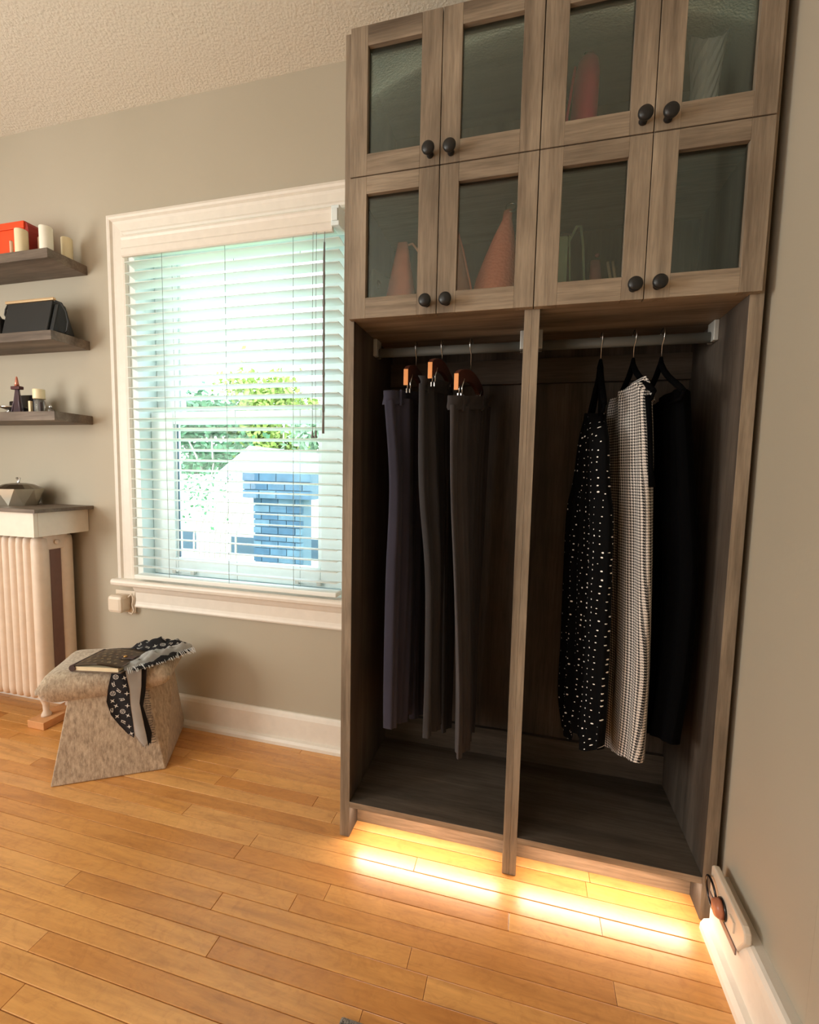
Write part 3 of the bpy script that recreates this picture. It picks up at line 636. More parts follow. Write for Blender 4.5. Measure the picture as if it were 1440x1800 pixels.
# ================================================================ THINGS BEHIND THE CABINET GLASS
LZ, UZ = ZU + .019, ZR + .009
def bagbody(name, x0, x1, y0, y1, z0, ztop, ax, mat, topw=.012, root=None, **k):
    """soft bag: rectangle base drawn in to a narrow top"""
    bm = bmesh.new(); lev = 7; rings = []
    for i in range(lev):
        t = i / (lev - 1); q = t ** 1.15; cx = (x0 + x1) / 2 * (1 - q) + ax * q; cy = (y0 + y1) / 2; hx = (x1 - x0) / 2 * (1 - q) + topw * q; hy = (y1 - y0) / 2 * (1 - q) + .006 * q
        ring = []
        for kx in range(16):
            a = 2 * PI * kx / 16; sx_, sy_ = math.cos(a), math.sin(a)
            e = .55; ring.append(bm.verts.new((cx + hx * math.copysign(abs(sx_) ** e, sx_), cy + hy * math.copysign(abs(sy_) ** e, sy_), z0 + (ztop - z0) * t)))
        rings.append(ring)
    for i in range(lev - 1):
        for kx in range(16):
            f = bm.faces.new((rings[i][kx], rings[i][(kx + 1) % 16], rings[i + 1][(kx + 1) % 16], rings[i + 1][kx])); f.smooth = True
    bm.faces.new(rings[0]); bm.faces.new(rings[-1])
    return obj(name, bm, mat, root, **k)
r = thing('handbag', (.118, -.24, LZ), 'peach handbag with a pointed top, behind the lower glass door nearest the window', 'handbag')
bagbody('bag_body', .070, .172, -.30, -.19, LZ, 1.742, .124, m_peach, .014, r)
bm = bmesh.new(); tube(bm, [(.13, -.235, 1.738), (.150, -.235, 1.742), (.172, -.235, 1.715), (.178, -.235, 1.66)], .0035, 6); obj('strap', bm, m_tan, r)
r = thing('clutch_bag', (.055, -.22, LZ), 'thin grey clutch with a silver clasp, left of the peach handbag', 'bag')
bm = B(-.05, .05, -.006, .006, 0, .165, bev=.004); bmesh.ops.rotate(bm, verts=bm.verts, cent=(0, 0, 0), matrix=Matrix.Rotation(math.radians(72), 3, 'Z')); bmesh.ops.translate(bm, verts=bm.verts, vec=(.056, -.22, LZ)); obj('bag_body', bm, plain('grey_vinyl', (128, 130, 122), .5), r)
bm = bmesh.new(); box(bm, .060, .070, -.284, -.276, 1.618, 1.624); box(bm, .062, .066, -.285, -.279, 1.606, 1.628); obj('clasp', bm, m_chrome, r)
r = thing('pouch', (.275, -.24, LZ), 'narrow tan pouch leaning to a point, left of the coral tote', 'bag')
bagbody('pouch_body', .222, .338, -.27, -.21, LZ, 1.775, .274, m_tan, .006, r)
bm = bmesh.new(); tube(bm, [(.280, -.273, 1.765), (.304, -.277, 1.69), (.326, -.279, 1.60), (.338, -.28, 1.54)], .0028, 6); obj('piping', bm, m_peach, r)
r = thing('tote_bag', (.395, -.25, LZ), 'coral woven tote gathered up to a small metal ring handle', 'bag')
bm = bmesh.new(); secs = [(LZ, .392, .064, .062), (LZ + .05, .392, .066, .058), (LZ + .11, .396, .056, .046), (LZ + .17, .404, .042, .030), (LZ + .225, .412, .027, .018), (LZ + .265, .418, .013, .010), (LZ + .288, .420, .011, .008)]
rings = []
for z_, cx, hx, hy in secs:
    rings.append([bm.verts.new((cx + hx * math.cos(2 * PI * k / 20) * (1 + .05 * math.sin(k * 3)), -.25 + hy * math.sin(2 * PI * k / 20), z_)) for k in range(20)])
for i in range(len(rings) - 1):
    for k in range(20):
        f = bm.faces.new((rings[i][k], rings[i][(k + 1) % 20], rings[i + 1][(k + 1) % 20], rings[i + 1][k])); f.smooth = True
bm.faces.new(rings[0]); bm.faces.new(rings[-1]); obj('tote_body', bm, m_coral, r)
bm = bmesh.new(); tube(bm, [(.427 + .014 * math.cos(2 * PI * k / 16), -.25 + .006 * math.sin(2 * PI * k / 16), 1.800 + .014 * math.sin(2 * PI * k / 16)) for k in range(16)], .0025, 6, closed=True); obj('ring_handle', bm, m_chrome, r)
r = thing('handbag', (.565, -.22, LZ), 'mint green handbag with a tall thin strap, behind glass over the spotted dress', 'handbag')
bm = B(.530, .577, -.27, -.16, LZ, 1.705, bev=.006); obj('bag_body', bm, m_mint, r)
bm = bmesh.new(); tube(bm, [(.577, -.215, 1.70), (.588, -.215, 1.725), (.600, -.215, 1.750), (.610, -.215, 1.750), (.618, -.215, 1.70), (.626, -.215, 1.60), (.632, -.215, LZ + .004)], .0035, 6); obj('strap', bm, m_mint, r)
bm = bmesh.new(); tube(bm, [(.5785, -.272, 1.70), (.584, -.272, 1.60), (.590, -.272, LZ + .004)], .0025, 6); obj('piping', bm, m_mint, r)
r = thing('evening_purse', (.655, -.22, LZ), 'small rose satin purse lying right of the mint handbag', 'bag')
bagbody('purse_body', .634, .678, -.26, -.18, LZ, 1.655, .650, m_rose, .012, r)
bm = bmesh.new(); lathe(bm, [(0, -.004), (.006, -.002), (.006, .004), (0, .006)], (.652, -.24, 1.658), 10); obj('clasp', bm, m_rose, r)
for i, (dx, lab) in enumerate(((0, 'left one of two thin gold lipstick tubes leaning behind the glass door'), (.012, 'right one of two thin gold lipstick tubes leaning behind the glass door'))):
    bm = bmesh.new(); tube(bm, [(.700 + dx, -.26, LZ + .004), (.676 + dx, -.26, 1.632)], .0040, 8); o = obj('lipstick_tube', bm, m_goldm, None, lab, 'lipstick', 'gold tubes behind the glass door')
r = thing('tall_bag', (.603, -.24, UZ), 'raspberry pink rounded bag behind the upper glass door', 'bag')
bm = bmesh.new(); secs = [(0, .034, .05), (.10, .034, .048), (.20, .032, .04), (.26, .030, .03), (.288, .025, .022), (.302, .014, .012), (.306, .002, .002)]
rings = [[bm.verts.new((.601 + .012 * (h / .3) - .006 + hx * math.cos(2 * PI * k / 20), -.24 + hy * math.sin(2 * PI * k / 20), UZ + h)) for k in range(20)] for h, hx, hy in secs]
for i in range(len(rings) - 1):
    for k in range(20):
        f = bm.faces.new((rings[i][k], rings[i][(k + 1) % 20], rings[i + 1][(k + 1) % 20], rings[i + 1][k])); f.smooth = True
bm.faces.new(rings[0]); bm.faces.new(rings[-1]); obj('bag_body', bm, m_pinkbag, r)
bm = bmesh.new(); lathe(bm, [(0, -.003), (.004, 0), (0, .004)], (.596, -.268, UZ + .288), 8); obj('stud', bm, m_chrome, r)
bm = bmesh.new(); tube(bm, [(.574, -.255, UZ + .27), (.560, -.25, UZ + .16), (.557, -.25, UZ + .003)], .004, 6); obj('strap', bm, m_pinkbag, r)
# crystal vase with a swooping rim and cut facets
bm = bmesh.new(); seg = 24; rings = []; hs = [0, .02, .06, .12, .18, .24, 1.0]
def vz(a, t):
    top = .262 + .040 * abs(math.cos(a)) ** 3; return UZ + top * t
for j in range(15):
    t = j / 14; rr = .036 - .010 * math.sin(t * PI) + .004 * t
    rings.append([bm.verts.new((.878 + (rr + (.0016 if (k + j) % 2 else -.0012)) * math.cos(2 * PI * k / seg), -.235 + (rr + (.0016 if (k + j) % 2 else -.0012)) * math.sin(2 * PI * k / seg), vz(2 * PI * k / seg, t))) for k in range(seg)])
inner = [[bm.verts.new((.878 + (v.co.x - .878) * .86, -.235 + (v.co.y + .235) * .86, v.co.z if j else v.co.z + .012)) for v in ring] for j, ring in enumerate(rings)]
for R_ in (rings, inner):
    for i in range(14):
        for k in range(seg): bm.faces.new((R_[i][k], R_[i][(k + 1) % seg], R_[i + 1][(k + 1) % seg], R_[i + 1][k]))
for k in range(seg): bm.faces.new((rings[-1][k], rings[-1][(k + 1) % seg], inner[-1][(k + 1) % seg], inner[-1][k]))
bm.faces.new(rings[0]); bm.faces.new(inner[0])
obj('vase', bm, m_crystal, None, 'cut crystal vase with a swooping rim behind the upper glass door', 'vase')

# ================================================================ WALL SHELVES AND WHAT STANDS ON THEM
SX, SY = -1.309, -0.1636
for z_, lab in ((1.9112, 'uppermost grey wooden wall shelf, with the orange box and candles'), (1.6068, 'grey wooden wall shelf with the black handbag on it'), (1.2968, 'lowest grey wooden wall shelf, with the perfume bottles')):
    obj('wall_shelf', B(-2.25, SX, SY, -.001, z_ - .036, z_), m_shelf, None, lab, 'shelf', bevel=.0012)
Z1, Z2, Z3 = 1.9112, 1.6068, 1.2968
r = thing('gift_box', (-1.56, -.09, Z1), 'orange-red box standing behind the candles on the top wall shelf', 'box')
obj('box_body', B(-1.72, -1.488, -.115, -.045, Z1, Z1 + .115, bev=.002), m_orange, r)
bm = bmesh.new(); box(bm, -1.724, -1.484, -.118, -.042, Z1 + .115, Z1 + .142, bev=.002); obj('lid', bm, m_orange, r)
bm = bmesh.new(); prism(bm, [(-1.4838, Z1 + .112), (-1.4838, Z1 + .142), (-1.472, Z1 + .128), (-1.4665, Z1 + .104), (-1.4665, Z1)], -.112, -.05, 'y'); prism(bm, [(-1.4875, Z1 + .0), (-1.4875, Z1 + .112), (-1.4838, Z1 + .112), (-1.4665, Z1 + .0)], -.112, -.05, 'y'); obj('side_flap', bm, m_orange2, r)
def candle(x, y, rad, h, mat, lab, wick=True):
    r = thing('candle', (x, y, Z1), lab, 'candle', 'candles on the top wall shelf')
    bm = bmesh.new(); lathe(bm, [(rad * .98, 0), (rad, .003), (rad, h - .003), (rad * .94, h), (rad * .7, h - .004), (0, h - .006)], (x, y, Z1), 24); obj('wax', bm, mat, r)
    bm = bmesh.new(); tube(bm, [(x, y, Z1 + h - .006), (x + .001, y, Z1 + h + .004)], .0009, 5); obj('wick', bm, m_trim_dark, r)
candle(-1.470, -.138, .022, .092, m_cream, 'thick cream candle in front of the orange box')
candle(-1.352, -.132, .0225, .094, m_ivory, 'thick white candle at the end of the top wall shelf')
candle(-1.510, -.148, .006, .050, m_tanwax, 'thin short candle left of the thick cream candle')
candle(-1.432, -.085, .016, .083, m_tanwax, 'blush candle standing behind, between the cream and white candles')
candle(-1.345, -.055, .020, .088, m_cream, 'cream candle behind the white one, close to the wall')
# handbag
r = thing('handbag', (-1.45, -.09, Z2), 'black structured handbag with a pale metal top bar on a wall shelf', 'handbag')
bm = bmesh.new(); prism(bm, [(-.148, Z2), (-.040, Z2), (-.075, Z2 + .130), (-.118, Z2 + .130)], -1.590, -1.352, 'x'); obj('bag_body', bm, m_bag, r, bevel=.004)
bm = bmesh.new(); prism(bm, [(-.140, Z2 + .003), (-.046, Z2 + .003), (-.082, Z2 + .118), (-.112, Z2 + .118)], -1.352, -1.330, 'x'); obj('gusset', bm, m_bag, r, bevel=.006)
bm = bmesh.new(); box(bm, -1.60, -1.345, -.122, -.108, Z2 + .130, Z2 + .141, bev=.003); obj('top_bar', bm, m_goldm, r)
bm = bmesh.new(); tube(bm, [(-1.344, -.112, Z2 + .128), (-1.318, -.11, Z2 + .118), (-1.298, -.108, Z2 + .085), (-1.292, -.106, Z2 + .045), (-1.303, -.104, Z2 + .012), (-1.318, -.104, Z2 + .004)], .0035, 8); obj('strap', bm, m_bag, r)
bm = bmesh.new(); tube(bm, [(-1.592, -.115, Z2 + .128), (-1.606, -.115, Z2 + .112), (-1.612, -.115, Z2 + .09), (-1.598, -.115, Z2 + .075)], .0035, 8); obj('strap', bm, m_bag, r)
r = thing('handbag', (-1.70, -.1, Z2), 'second black handbag, mostly out of view left of the larger one', 'handbag')
obj('bag_body', B(-1.80, -1.605, -.145, -.05, Z2, Z2 + .072, bev=.008), m_bag, r)
bm = bmesh.new(); tube(bm, [(-1.78, -.1, Z2 + .07), (-1.74, -.1, Z2 + .12), (-1.68, -.1, Z2 + .11), (-1.645, -.1, Z2 + .069)], .0035, 8); obj('handle', bm, m_bag, r)
# lowest shelf: cosmetics
r = thing('perfume_bottle', (-1.44, -.125, Z3), 'clear bottle with a tall cream cap on the lowest wall shelf', 'bottle')
bm = bmesh.new(); lathe(bm, [(.015, 0), (.0175, .002), (.0175, .046), (.012, .052), (.008, .054)], (-1.433, -.125, Z3), 20); obj('glass_body', bm, m_clear, r)
bm = bmesh.new(); lathe(bm, [(.0205, .054), (.021, .056), (.021, .090), (.020, .093), (0, .0935)], (-1.436, -.125, Z3), 20); obj('cap', bm, m_cream, r)
obj('carton', B(-1.462, -1.450, -.150, -.140, Z3, Z3 + .044, bev=.001), m_paper, None, 'slim pale carton left of the clear cream-capped bottle', 'carton')
obj('nail_varnish', B(-1.413, -1.405, -.145, -.135, Z3, Z3 + .040, bev=.001), m_trim_dark, None, 'thin brown tube right of the clear cream-capped bottle', 'tube')
r = thing('miniature_bottle', (-1.385, -.12, Z3), 'tiny glass bottle with a silver top near the shelf end', 'bottle')
bm = bmesh.new(); lathe(bm, [(.008, 0), (.009, .002), (.009, .012), (.003, .017)], (-1.385, -.12, Z3), 14); obj('glass_body', bm, m_clear, r)
bm = bmesh.new(); lathe(bm, [(.003, .017), (.0055, .019), (.006, .025), (.0035, .030), (0, .031)], (-1.385, -.12, Z3), 14); obj('stopper', bm, m_chrome, r)
r = thing('perfume_bottle', (-1.545, -.13, Z3), 'tall pointed smoky bottle with a copper spire top', 'bottle')
bm = bmesh.new()
for s in (-1, 1): tube(bm, [(-1.545 + s * .024, -.138, Z3 + .0), (-1.545 + s * .012, -.134, Z3 + .050), (-1.545 + s * .006, -.13, Z3 + .100)], [.0045, .0035, .003], 6)
lathe(bm, [(.022, 0), (.021, .004), (.014, .05), (.009, .096)], (-1.545, -.128, Z3), 4, smooth=False); obj('flared_body', bm, m_smoke, r)
bm = bmesh.new(); lathe(bm, [(.009, .106), (.006, .125), (.0035, .143), (0, .148)], (-1.545, -.13, Z3), 10); obj('spire', bm, m_copper, r)
obj('collar', B(-1.568, -1.522, -.140, -.120, Z3 + .094, Z3 + .107, bev=.002), m_red, r)
obj('perfume_bottle', B(-1.575, -1.495, -.100, -.065, Z3, Z3 + .078, bev=.006), m_dbottle, None, 'wide black bottle standing behind the copper-spired one', 'bottle')
bm = bmesh.new(); box(bm, -1.64, -1.582, -.10, -.06, Z3, Z3 + .055, bev=.006); lathe(bm, [(.007, .055), (.008, .060), (.008, .070), (.006, .074), (0, .074)], (-1.610, -.08, Z3), 12)
obj('atomiser', bm, m_dbottle, None, 'squat dark atomiser with a round knob at the left of the lowest shelf', 'bottle')
r = thing('trinket_dish', (-1.60, -.135, Z3), 'small silver footed dish in front of the squat dark atomiser', 'dish')
bm = bmesh.new(); lathe(bm, [(.018, 0), (.017, .003), (.006, .008), (.006, .012), (.030, .020), (.034, .026), (.030, .026), (.004, .016), (0, .016)], (-1.597, -.128, Z3), 24); obj('bowl', bm, m_chrome, r)
for i in range(4):
    bm = bmesh.new(); bmesh.ops.create_icosphere(bm, subdivisions=1, radius=.007, matrix=Matrix.Translation((-1.612 + .0105 * i, -.128 + .004 * (i % 2), Z3 + .026))); obj('gem', bm, m_mirror, r)
bm = bmesh.new(); lathe(bm, [(.0, 0), (.028, 0), (.029, .003), (.0, .004)], (-1.535, -.135, Z3 + .0), 20)
# ---- radiator cover, radiator, jar
r = thing('radiator_cover', (-1.8, -.12, .80), 'grey wooden ledge with white apron over the radiator', 'ledge')
obj('top_slab', B(-2.3, -1.3229, -.2468, -.001, .8985, .9131), m_shelf, r, bevel=.001)
bm = bmesh.new(); box(bm, -2.3, -1.3536, -.2300, -.2140, .800, .8985); obj('front_apron', bm, m_radw, r, bevel=.001)
bm = bmesh.new(); box(bm, -1.3696, -1.3526, -.2140, -.002, .8005, .8985); obj('end_apron', bm, m_radw, r, bevel=.001)
r = thing('radiator', (-1.75, -.11, .03), 'white cast iron column radiator standing under the grey ledge', 'radiator')
xk = -1.395; RZ0, RZ1 = .108, .796
for i in range(18):
    w_ = .052 if i == 0 else .0375; xc = xk - w_ / 2; bm = bmesh.new(); bt = RZ0 if i else RZ0 - .002
    def col(yc, ry, rx):
        pts = [(xc, yc, bt + .004), (xc, yc, bt + .03), (xc, yc, RZ1 - .03), (xc, yc, RZ1 - .004)]; n = 14; rings = []
        for z_, s_ in ((bt, .55), (bt + .012, .92), (bt + .035, 1), (RZ1 - .035, 1), (RZ1 - .012, .92), (RZ1, .55)):
            rings.append([bm.verts.new((xc + rx * s_ * math.cos(2 * PI * k / n), yc + ry * s_ * math.sin(2 * PI * k / n), z_)) for k in range(n)])
        for a_ in range(5):
            for k in range(n):
                f = bm.faces.new((rings[a_][k], rings[a_][(k + 1) % n], rings[a_ + 1][(k + 1) % n], rings[a_ + 1][k])); f.smooth = True
        bm.faces.new(rings[0]); bm.faces.new(rings[-1])
    col(-.162, .032, w_ / 2 * 1.02); col(-.062, .032, w_ / 2 * 1.02)
    for zz in (RZ0 + .03, RZ1 - .03): box(bm, xc - w_ / 2 + .004, xc + w_ / 2 - .004, -.165, -.06, zz - .030, zz + .030, bev=.004)
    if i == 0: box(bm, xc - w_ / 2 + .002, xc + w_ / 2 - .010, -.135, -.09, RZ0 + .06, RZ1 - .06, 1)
    obj('radiator_section', bm, [m_rad, m_slot], r); xk -= w_ + .0008
bm = bmesh.new(); lathe(bm, [(.010, 0), (.010, .004), (.007, .007), (0, .007)], (-1.393 - .001, -.112, RZ1 - .03), 14, axis='x'); obj('end_plug', bm, m_rad, r)
bm = bmesh.new(); lathe(bm, [(.019, 0), (.018, .008), (.011, .022), (.012, .05), (.020, .075), (.026, .085)], (-1.425, -.165, .032), 16); obj('foot', bm, m_rad, r)
bm = bmesh.new(); lathe(bm, [(.019, 0), (.018, .008), (.011, .022), (.012, .05), (.020, .075), (.026, .085)], (-1.425, -.062, .032), 16); obj('foot', bm, m_rad, r)
obj('wood_block', B(-1.462, -1.375, -.215, -.010, .0005, .032, bev=.002), m_block, None, 'raw wooden block under the radiator foot', 'block')
# faceted jar
r = thing('jar', (-1.60, -.105, .9131), 'silver faceted lidded jar on the ledge over the radiator', 'jar')
cx, cy, zb = -1.600, -.105, .9131; bm = bmesh.new(); n = 8
bot = [bm.verts.new((cx + .066 * math.cos(2 * PI * (k + .5) / n), cy + .066 * math.sin(2 * PI * (k + .5) / n), zb)) for k in range(n)]
top = [bm.verts.new((cx + .086 * math.cos(2 * PI * k / n), cy + .086 * math.sin(2 * PI * k / n), zb + .070)) for k in range(n)]
for k in range(n):
    bm.faces.new((bot[k], top[(k + 1) % n], top[k])); bm.faces.new((bot[k], bot[(k + 1) % n], top[(k + 1) % n]))
bm.faces.new(bot); bm.faces.new(top); obj('body', bm, m_mirror, r)
bm = bmesh.new(); lathe(bm, [(.084, .070), (.086, .0705), (.050, .088), (.024, .093), (0, .094)], (cx, cy, zb), 16, smooth=False); ld = obj('lid', bm, plain('tarnished_silver', (120, 108, 92), .3, .9), r)
bm = bmesh.new()
for s in (-1, 1): tube(bm, [(cx, cy, zb + .090), (cx + s * .002, cy, zb + .098), (cx + s * .008, cy, zb + .116)], [.0045, .003, .0045], 8)
obj('lid_knob', bm, m_chrome, ld)

# ================================================================ SMALL WALL DEVICE, OUTLET
r = thing('plug_in_device', (-1.158, -.03, .47), 'rounded cream plug-in device on the wall just under the window sill end', 'device')
bm = B(-1.205, -1.130, -.060, -.006, .466, .541, bev=.014); obj('body', bm, m_plastic, r)
bm = B(-1.214, -1.110, -.006, -.0005, .456, .552, bev=.002); obj('wall_plate', bm, m_plastic, r)
bm = bmesh.new(); tube(bm, [(-1.128, -.025, .53), (-1.112, -.022, .545), (-1.106, -.02, .525), (-1.113, -.02, .498), (-1.104, -.02, .474), (-1.114, -.022, .458), (-1.128, -.025, .464)], .0035, 8); obj('cord', bm, m_plastic, r)
r = thing('wall_outlet', (XR - .02, -.49, .13), 'cream outlet strip on the right baseboard beside the wardrobe', 'outlet')
bm = bmesh.new()
oy0, oy1 = -.405, -.575
prism(bm, [(oy0, .100), (oy0, .168), (oy0 - .008, .176), (oy1 + .014, .176), (oy1 + .002, .170), (oy1, .158), (oy1, .150), (oy1 + .03, .100)], XR - .038, XR - .024, 'x')
obj('cover_plate', bm, m_plastic, r, bevel=.003)
obj('metal_edge', B(XR - .0405, XR - .0375, -.548, -.41, .094, .108), plain('grey_metal_edge', (130, 112, 108), .4, .5), r)
bm = bmesh.new(); box(bm, XR - .042, XR - .0375, -.535, -.512, .128, .152, bev=.001); obj('socket', bm, m_plastic, r)
r = thing('power_plug', (XR - .04, -.475, .12), 'round plug with a looped dark cord in the outlet strip', 'plug')
bm = bmesh.new(); lathe(bm, [(0, -.057), (.016, -.056), (.019, -.051), (.020, -.0425)], (XR, -.478, .128), 20, axis='x'); obj('plug_body', bm, plain('copper_brown_plastic', (190, 120, 90), .35), r)
bm = bmesh.new(); lathe(bm, [(.022, -.0425), (.0225, -.0385), (.020, -.038)], (XR, -.478, .128), 20, axis='x'); obj('plug_rim', bm, m_dbottle, r)
bm = bmesh.new(); tube(bm, [(XR - .043 - .003 * math.sin(2 * PI * k / 24), -.428 + .030 * math.cos(2 * PI * k / 24), .118 + .034 * math.sin(2 * PI * k / 24)) for k in range(24)], .0027, 8, closed=True); obj('looped_cord', bm, m_dbottle, r)

# ================================================================ STOOL, BOOK, SCARF
r = thing('stool', (-.942, -.24, 0), 'beige corduroy stool with an angular hourglass base, under the window', 'stool')
def loft(bm, rings, uvl, mi=0):
    n = len(rings[0]); V = [[bm.verts.new(p) for p in rg] for rg in rings]
    per = [0]
    for k in range(n): per.append(per[-1] + (Vector(rings[0][(k + 1) % n]) - Vector(rings[0][k])).length)
    for i in range(len(V) - 1):
        for k in range(n):
            f = bm.faces.new((V[i][k], V[i][(k + 1) % n], V[i + 1][(k + 1) % n], V[i + 1][k])); f.material_index = mi
            for lp, (kk, ii) in zip(f.loops, ((k, i), (k + 1, i), (k + 1, i + 1), (k, i + 1))): lp[uvl].uv = (per[kk], rings[ii][kk % n][2])
    bm.faces.new(V[0]); bm.faces.new(V[-1])
bm = bmesh.new(); uvl = bm.loops.layers.uv.new('UVMap')
A_ = (-1.015, -.462); B_ = (-.719, -.275); C_ = (-.869, -.008); D_ = (-1.165, -.195)
TA = (-.975, -.415); TB = (-.780, -.286); TC = (-.795, -.140); TD = (-1.06, -.245)
ring0 = [(p[0], p[1], 0.001) for p in (A_, B_, C_, D_)]; ring1 = [(p[0], p[1], .318) for p in (TA, TB, TC, TD)]
loft(bm, [ring0, ring1], uvl); obj('base', bm, m_cordu, r, bevel=.004)
# seat cushion: rounded rectangle grid, sagging front edge
SA, SB, SC, SDD = Vector((-1.035, -.481)), Vector((-.711, -.258)), Vector((-.822, -.062)), Vector((-1.178, -.235))
bm = bmesh.new(); uvl = bm.loops.layers.uv.new('UVMap'); nu, nv = 30, 26
def seat_xy(u, v): return (SA * (1 - u) + SB * u) * (1 - v) + (SDD * (1 - u) + SC * u) * v
def sq(t, e=.07): # soft shoulder
    d = min(t, 1 - t); return 1.0 if d > e else math.sqrt(max(0, 1 - (1 - d / e) ** 2))
def seat_top(u, v): return .345 + .040 * sq(u, .10) * sq(v, .16) + .010 * abs(2 * u - 1) ** 2 * 0 + .004 * math.sin(9 * u) * math.sin(7 * v)
tp = [[bm.verts.new((*seat_xy(i / nu, j / nv), seat_top(i / nu, j / nv))) for i in range(nu + 1)] for j in range(nv + 1)]
def seat_bot(u, v): return .330 - .045 * sq(u, .12) * sq(v, .12) * (1 - .45 * max(0, u - .55) / .45)
bt_ = [[bm.verts.new((*(seat_xy(i / nu, j / nv)), seat_bot(i / nu, j / nv))) for i in range(nu + 1)] for j in range(nv + 1)]
for j in range(nv):
    for i in range(nu):
        for G, rev in ((tp, 0), (bt_, 1)):
            q = [G[j][i], G[j][i + 1], G[j + 1][i + 1], G[j + 1][i]]
            f = bm.faces.new(q[::-1] if rev else q); f.smooth = True
            for lp in f.loops: lp[uvl].uv = ((lp.vert.co.x * .82 + lp.vert.co.y * .57), lp.vert.co.z)
bd = [(0, i) for i in range(nu)] + [(j, nu) for j in range(nv)] + [(nv, i) for i in range(nu, 0, -1)] + [(j, 0) for j in range(nv, 0, -1)]
for k in range(len(bd)):
    a_, b_ = bd[k], bd[(k + 1) % len(bd)]
    f = bm.faces.new((tp[a_[0]][a_[1]], tp[b_[0]][b_[1]], bt_[b_[0]][b_[1]], bt_[a_[0]][a_[1]])); f.smooth = True
    for lp in f.loops: lp[uvl].uv = ((lp.vert.co.x * .82 + lp.vert.co.y * .57), lp.vert.co.z)
obj('seat_cushion', bm, m_cordu, r)
# printed marks laid on surfaces: star, ringed flower, letters
def marks():
    star = []
    for k in range(8):
        a = PI / 4 * k + PI / 4 * 0; rr = 1.0 if k % 2 == 0 else .30; star.append((rr * math.cos(a), rr * math.sin(a)))
    def ring(r0, r1, n=12): return [[(r1 * math.cos(2 * PI * k / n), r1 * math.sin(2 * PI * k / n)), (r1 * math.cos(2 * PI * (k + 1) / n), r1 * math.sin(2 * PI * (k + 1) / n)), (r0 * math.cos(2 * PI * (k + 1) / n), r0 * math.sin(2 * PI * (k + 1) / n)), (r0 * math.cos(2 * PI * k / n), r0 * math.sin(2 * PI * k / n))] for k in range(n)]
    flower = [[(.12 * math.cos(a), .12 * math.sin(a)), (.62 * math.cos(a - .38), .62 * math.sin(a - .38)), (.66 * math.cos(a), .66 * math.sin(a)), (.62 * math.cos(a + .38), .62 * math.sin(a + .38))] for a in (PI / 4, 3 * PI / 4, 5 * PI / 4, 7 * PI / 4)]
    L = [[(-.75, -.8), (-.5, -.8), (-.2, .7), (-.45, .7)], [(-.75, -.8), (.25, -.8), (.28, -.6), (-.7, -.6)]]
    V = [[(-.25, .85), (0.0, .85), (.25, -.35), (.12, -.55)], [(.12, -.55), (.3, -.35), (.85, .85), (.62, .85)]]
    return [[star], ring(.82, 1.0) + flower, L + V]
MK = marks()
def lay_marks(fn, cells, size, seed=0):
    """fn(u,v)->Vector with u,v in metres on the cloth; cells list of (u,v,kind,ang)"""
    bm = bmesh.new()
    for u, v, k, ang in cells:
        ca, sa = math.cos(ang), math.sin(ang)
        for poly in MK[k]:
            vs = [bm.verts.new(fn(u + size * (p[0] * ca - p[1] * sa), v + size * (p[0] * sa + p[1] * ca))) for p in poly]
            try: bm.faces.new(vs)
            except ValueError: pass
    return bm
# notebook (folded canvas agenda)
nb_ = thing('notebook', (-.90, -.31, .385), 'brown printed canvas agenda with a snap tab, lying on the stool', 'notebook')
p0, p1, p3 = Vector((-.968, -.405, .388)), Vector((-.800, -.372, .388)), Vector((-.990, -.262, .388))
eu, ev = (p1 - p0), (p3 - p0)
def nb_pt(u, v, h): return p0 + eu * u + ev * v + Vector((0, 0, h))
def nb_slab(u0, u1, v0, v1, h0, h1):
    bm = bmesh.new(); c = [nb_pt(u, v, h) for h in (h0, h1) for u, v in ((u0, v0), (u1, v0), (u1, v1), (u0, v1))]; vs = [bm.verts.new(x) for x in c]
    for q in ((0, 3, 2, 1), (4, 5, 6, 7), (0, 1, 5, 4), (1, 2, 6, 5), (2, 3, 7, 6), (3, 0, 4, 7)): bm.faces.new([vs[i] for i in q])
    return bm
obj('back_cover', nb_slab(0, 1, 0, 1, 0, .003), m_leather, nb_, bevel=.001)
obj('page_block', nb_slab(.05, .93, .02, .98, .0032, .0165), m_paper, nb_)
# domed front cover
bm = bmesh.new(); g = []; nu_ = 14
def cover_h(u, v): return .019 + .012 * math.sin(PI * min(1, u * 1.1)) * .7 + .003 * math.sin(3 * v)
for j in range(9): g.append([bm.verts.new(nb_pt(i / nu_, j / 8 * 1.02 - .01, cover_h(i / nu_, j / 8))) for i in range(nu_ + 1)])
for j in range(8):
    for i in range(nu_): bm.faces.new((g[j][i], g[j][i + 1], g[j + 1][i + 1], g[j + 1][i])).smooth = True
bmesh.ops.solidify(bm, geom=bm.faces[:], thickness=.0025)
fc = obj('front_cover', bm, m_leather, nb_)
bm = bmesh.new(); tube(bm, [nb_pt(-.01, v / 8, .0105) for v in range(9)], .0115, 12); obj('spine', bm, m_trim_dark, nb_)
cells = [(u + (.05 if j % 2 else 0), j * .135 + .12, (i + j) % 3, .3) for j in range(6) for i, u in enumerate((.12, .26, .40, .54, .68, .82))]
def on_cover(u, v): return nb_pt(u, v, cover_h(u, v) + .0045)
bm = lay_marks(lambda u, v: on_cover(u, v), [(c[0], c[1], c[2], 0) for c in cells], .036)
pm = obj('printed_marks', bm, m_motif2, fc, kind='stuff', fixn=False)
bm = nb_slab(.72, 1.02, .38, .56, .0265, .0295); tb = obj('closing_tab', bm, m_trim_dark, nb_, bevel=.001)
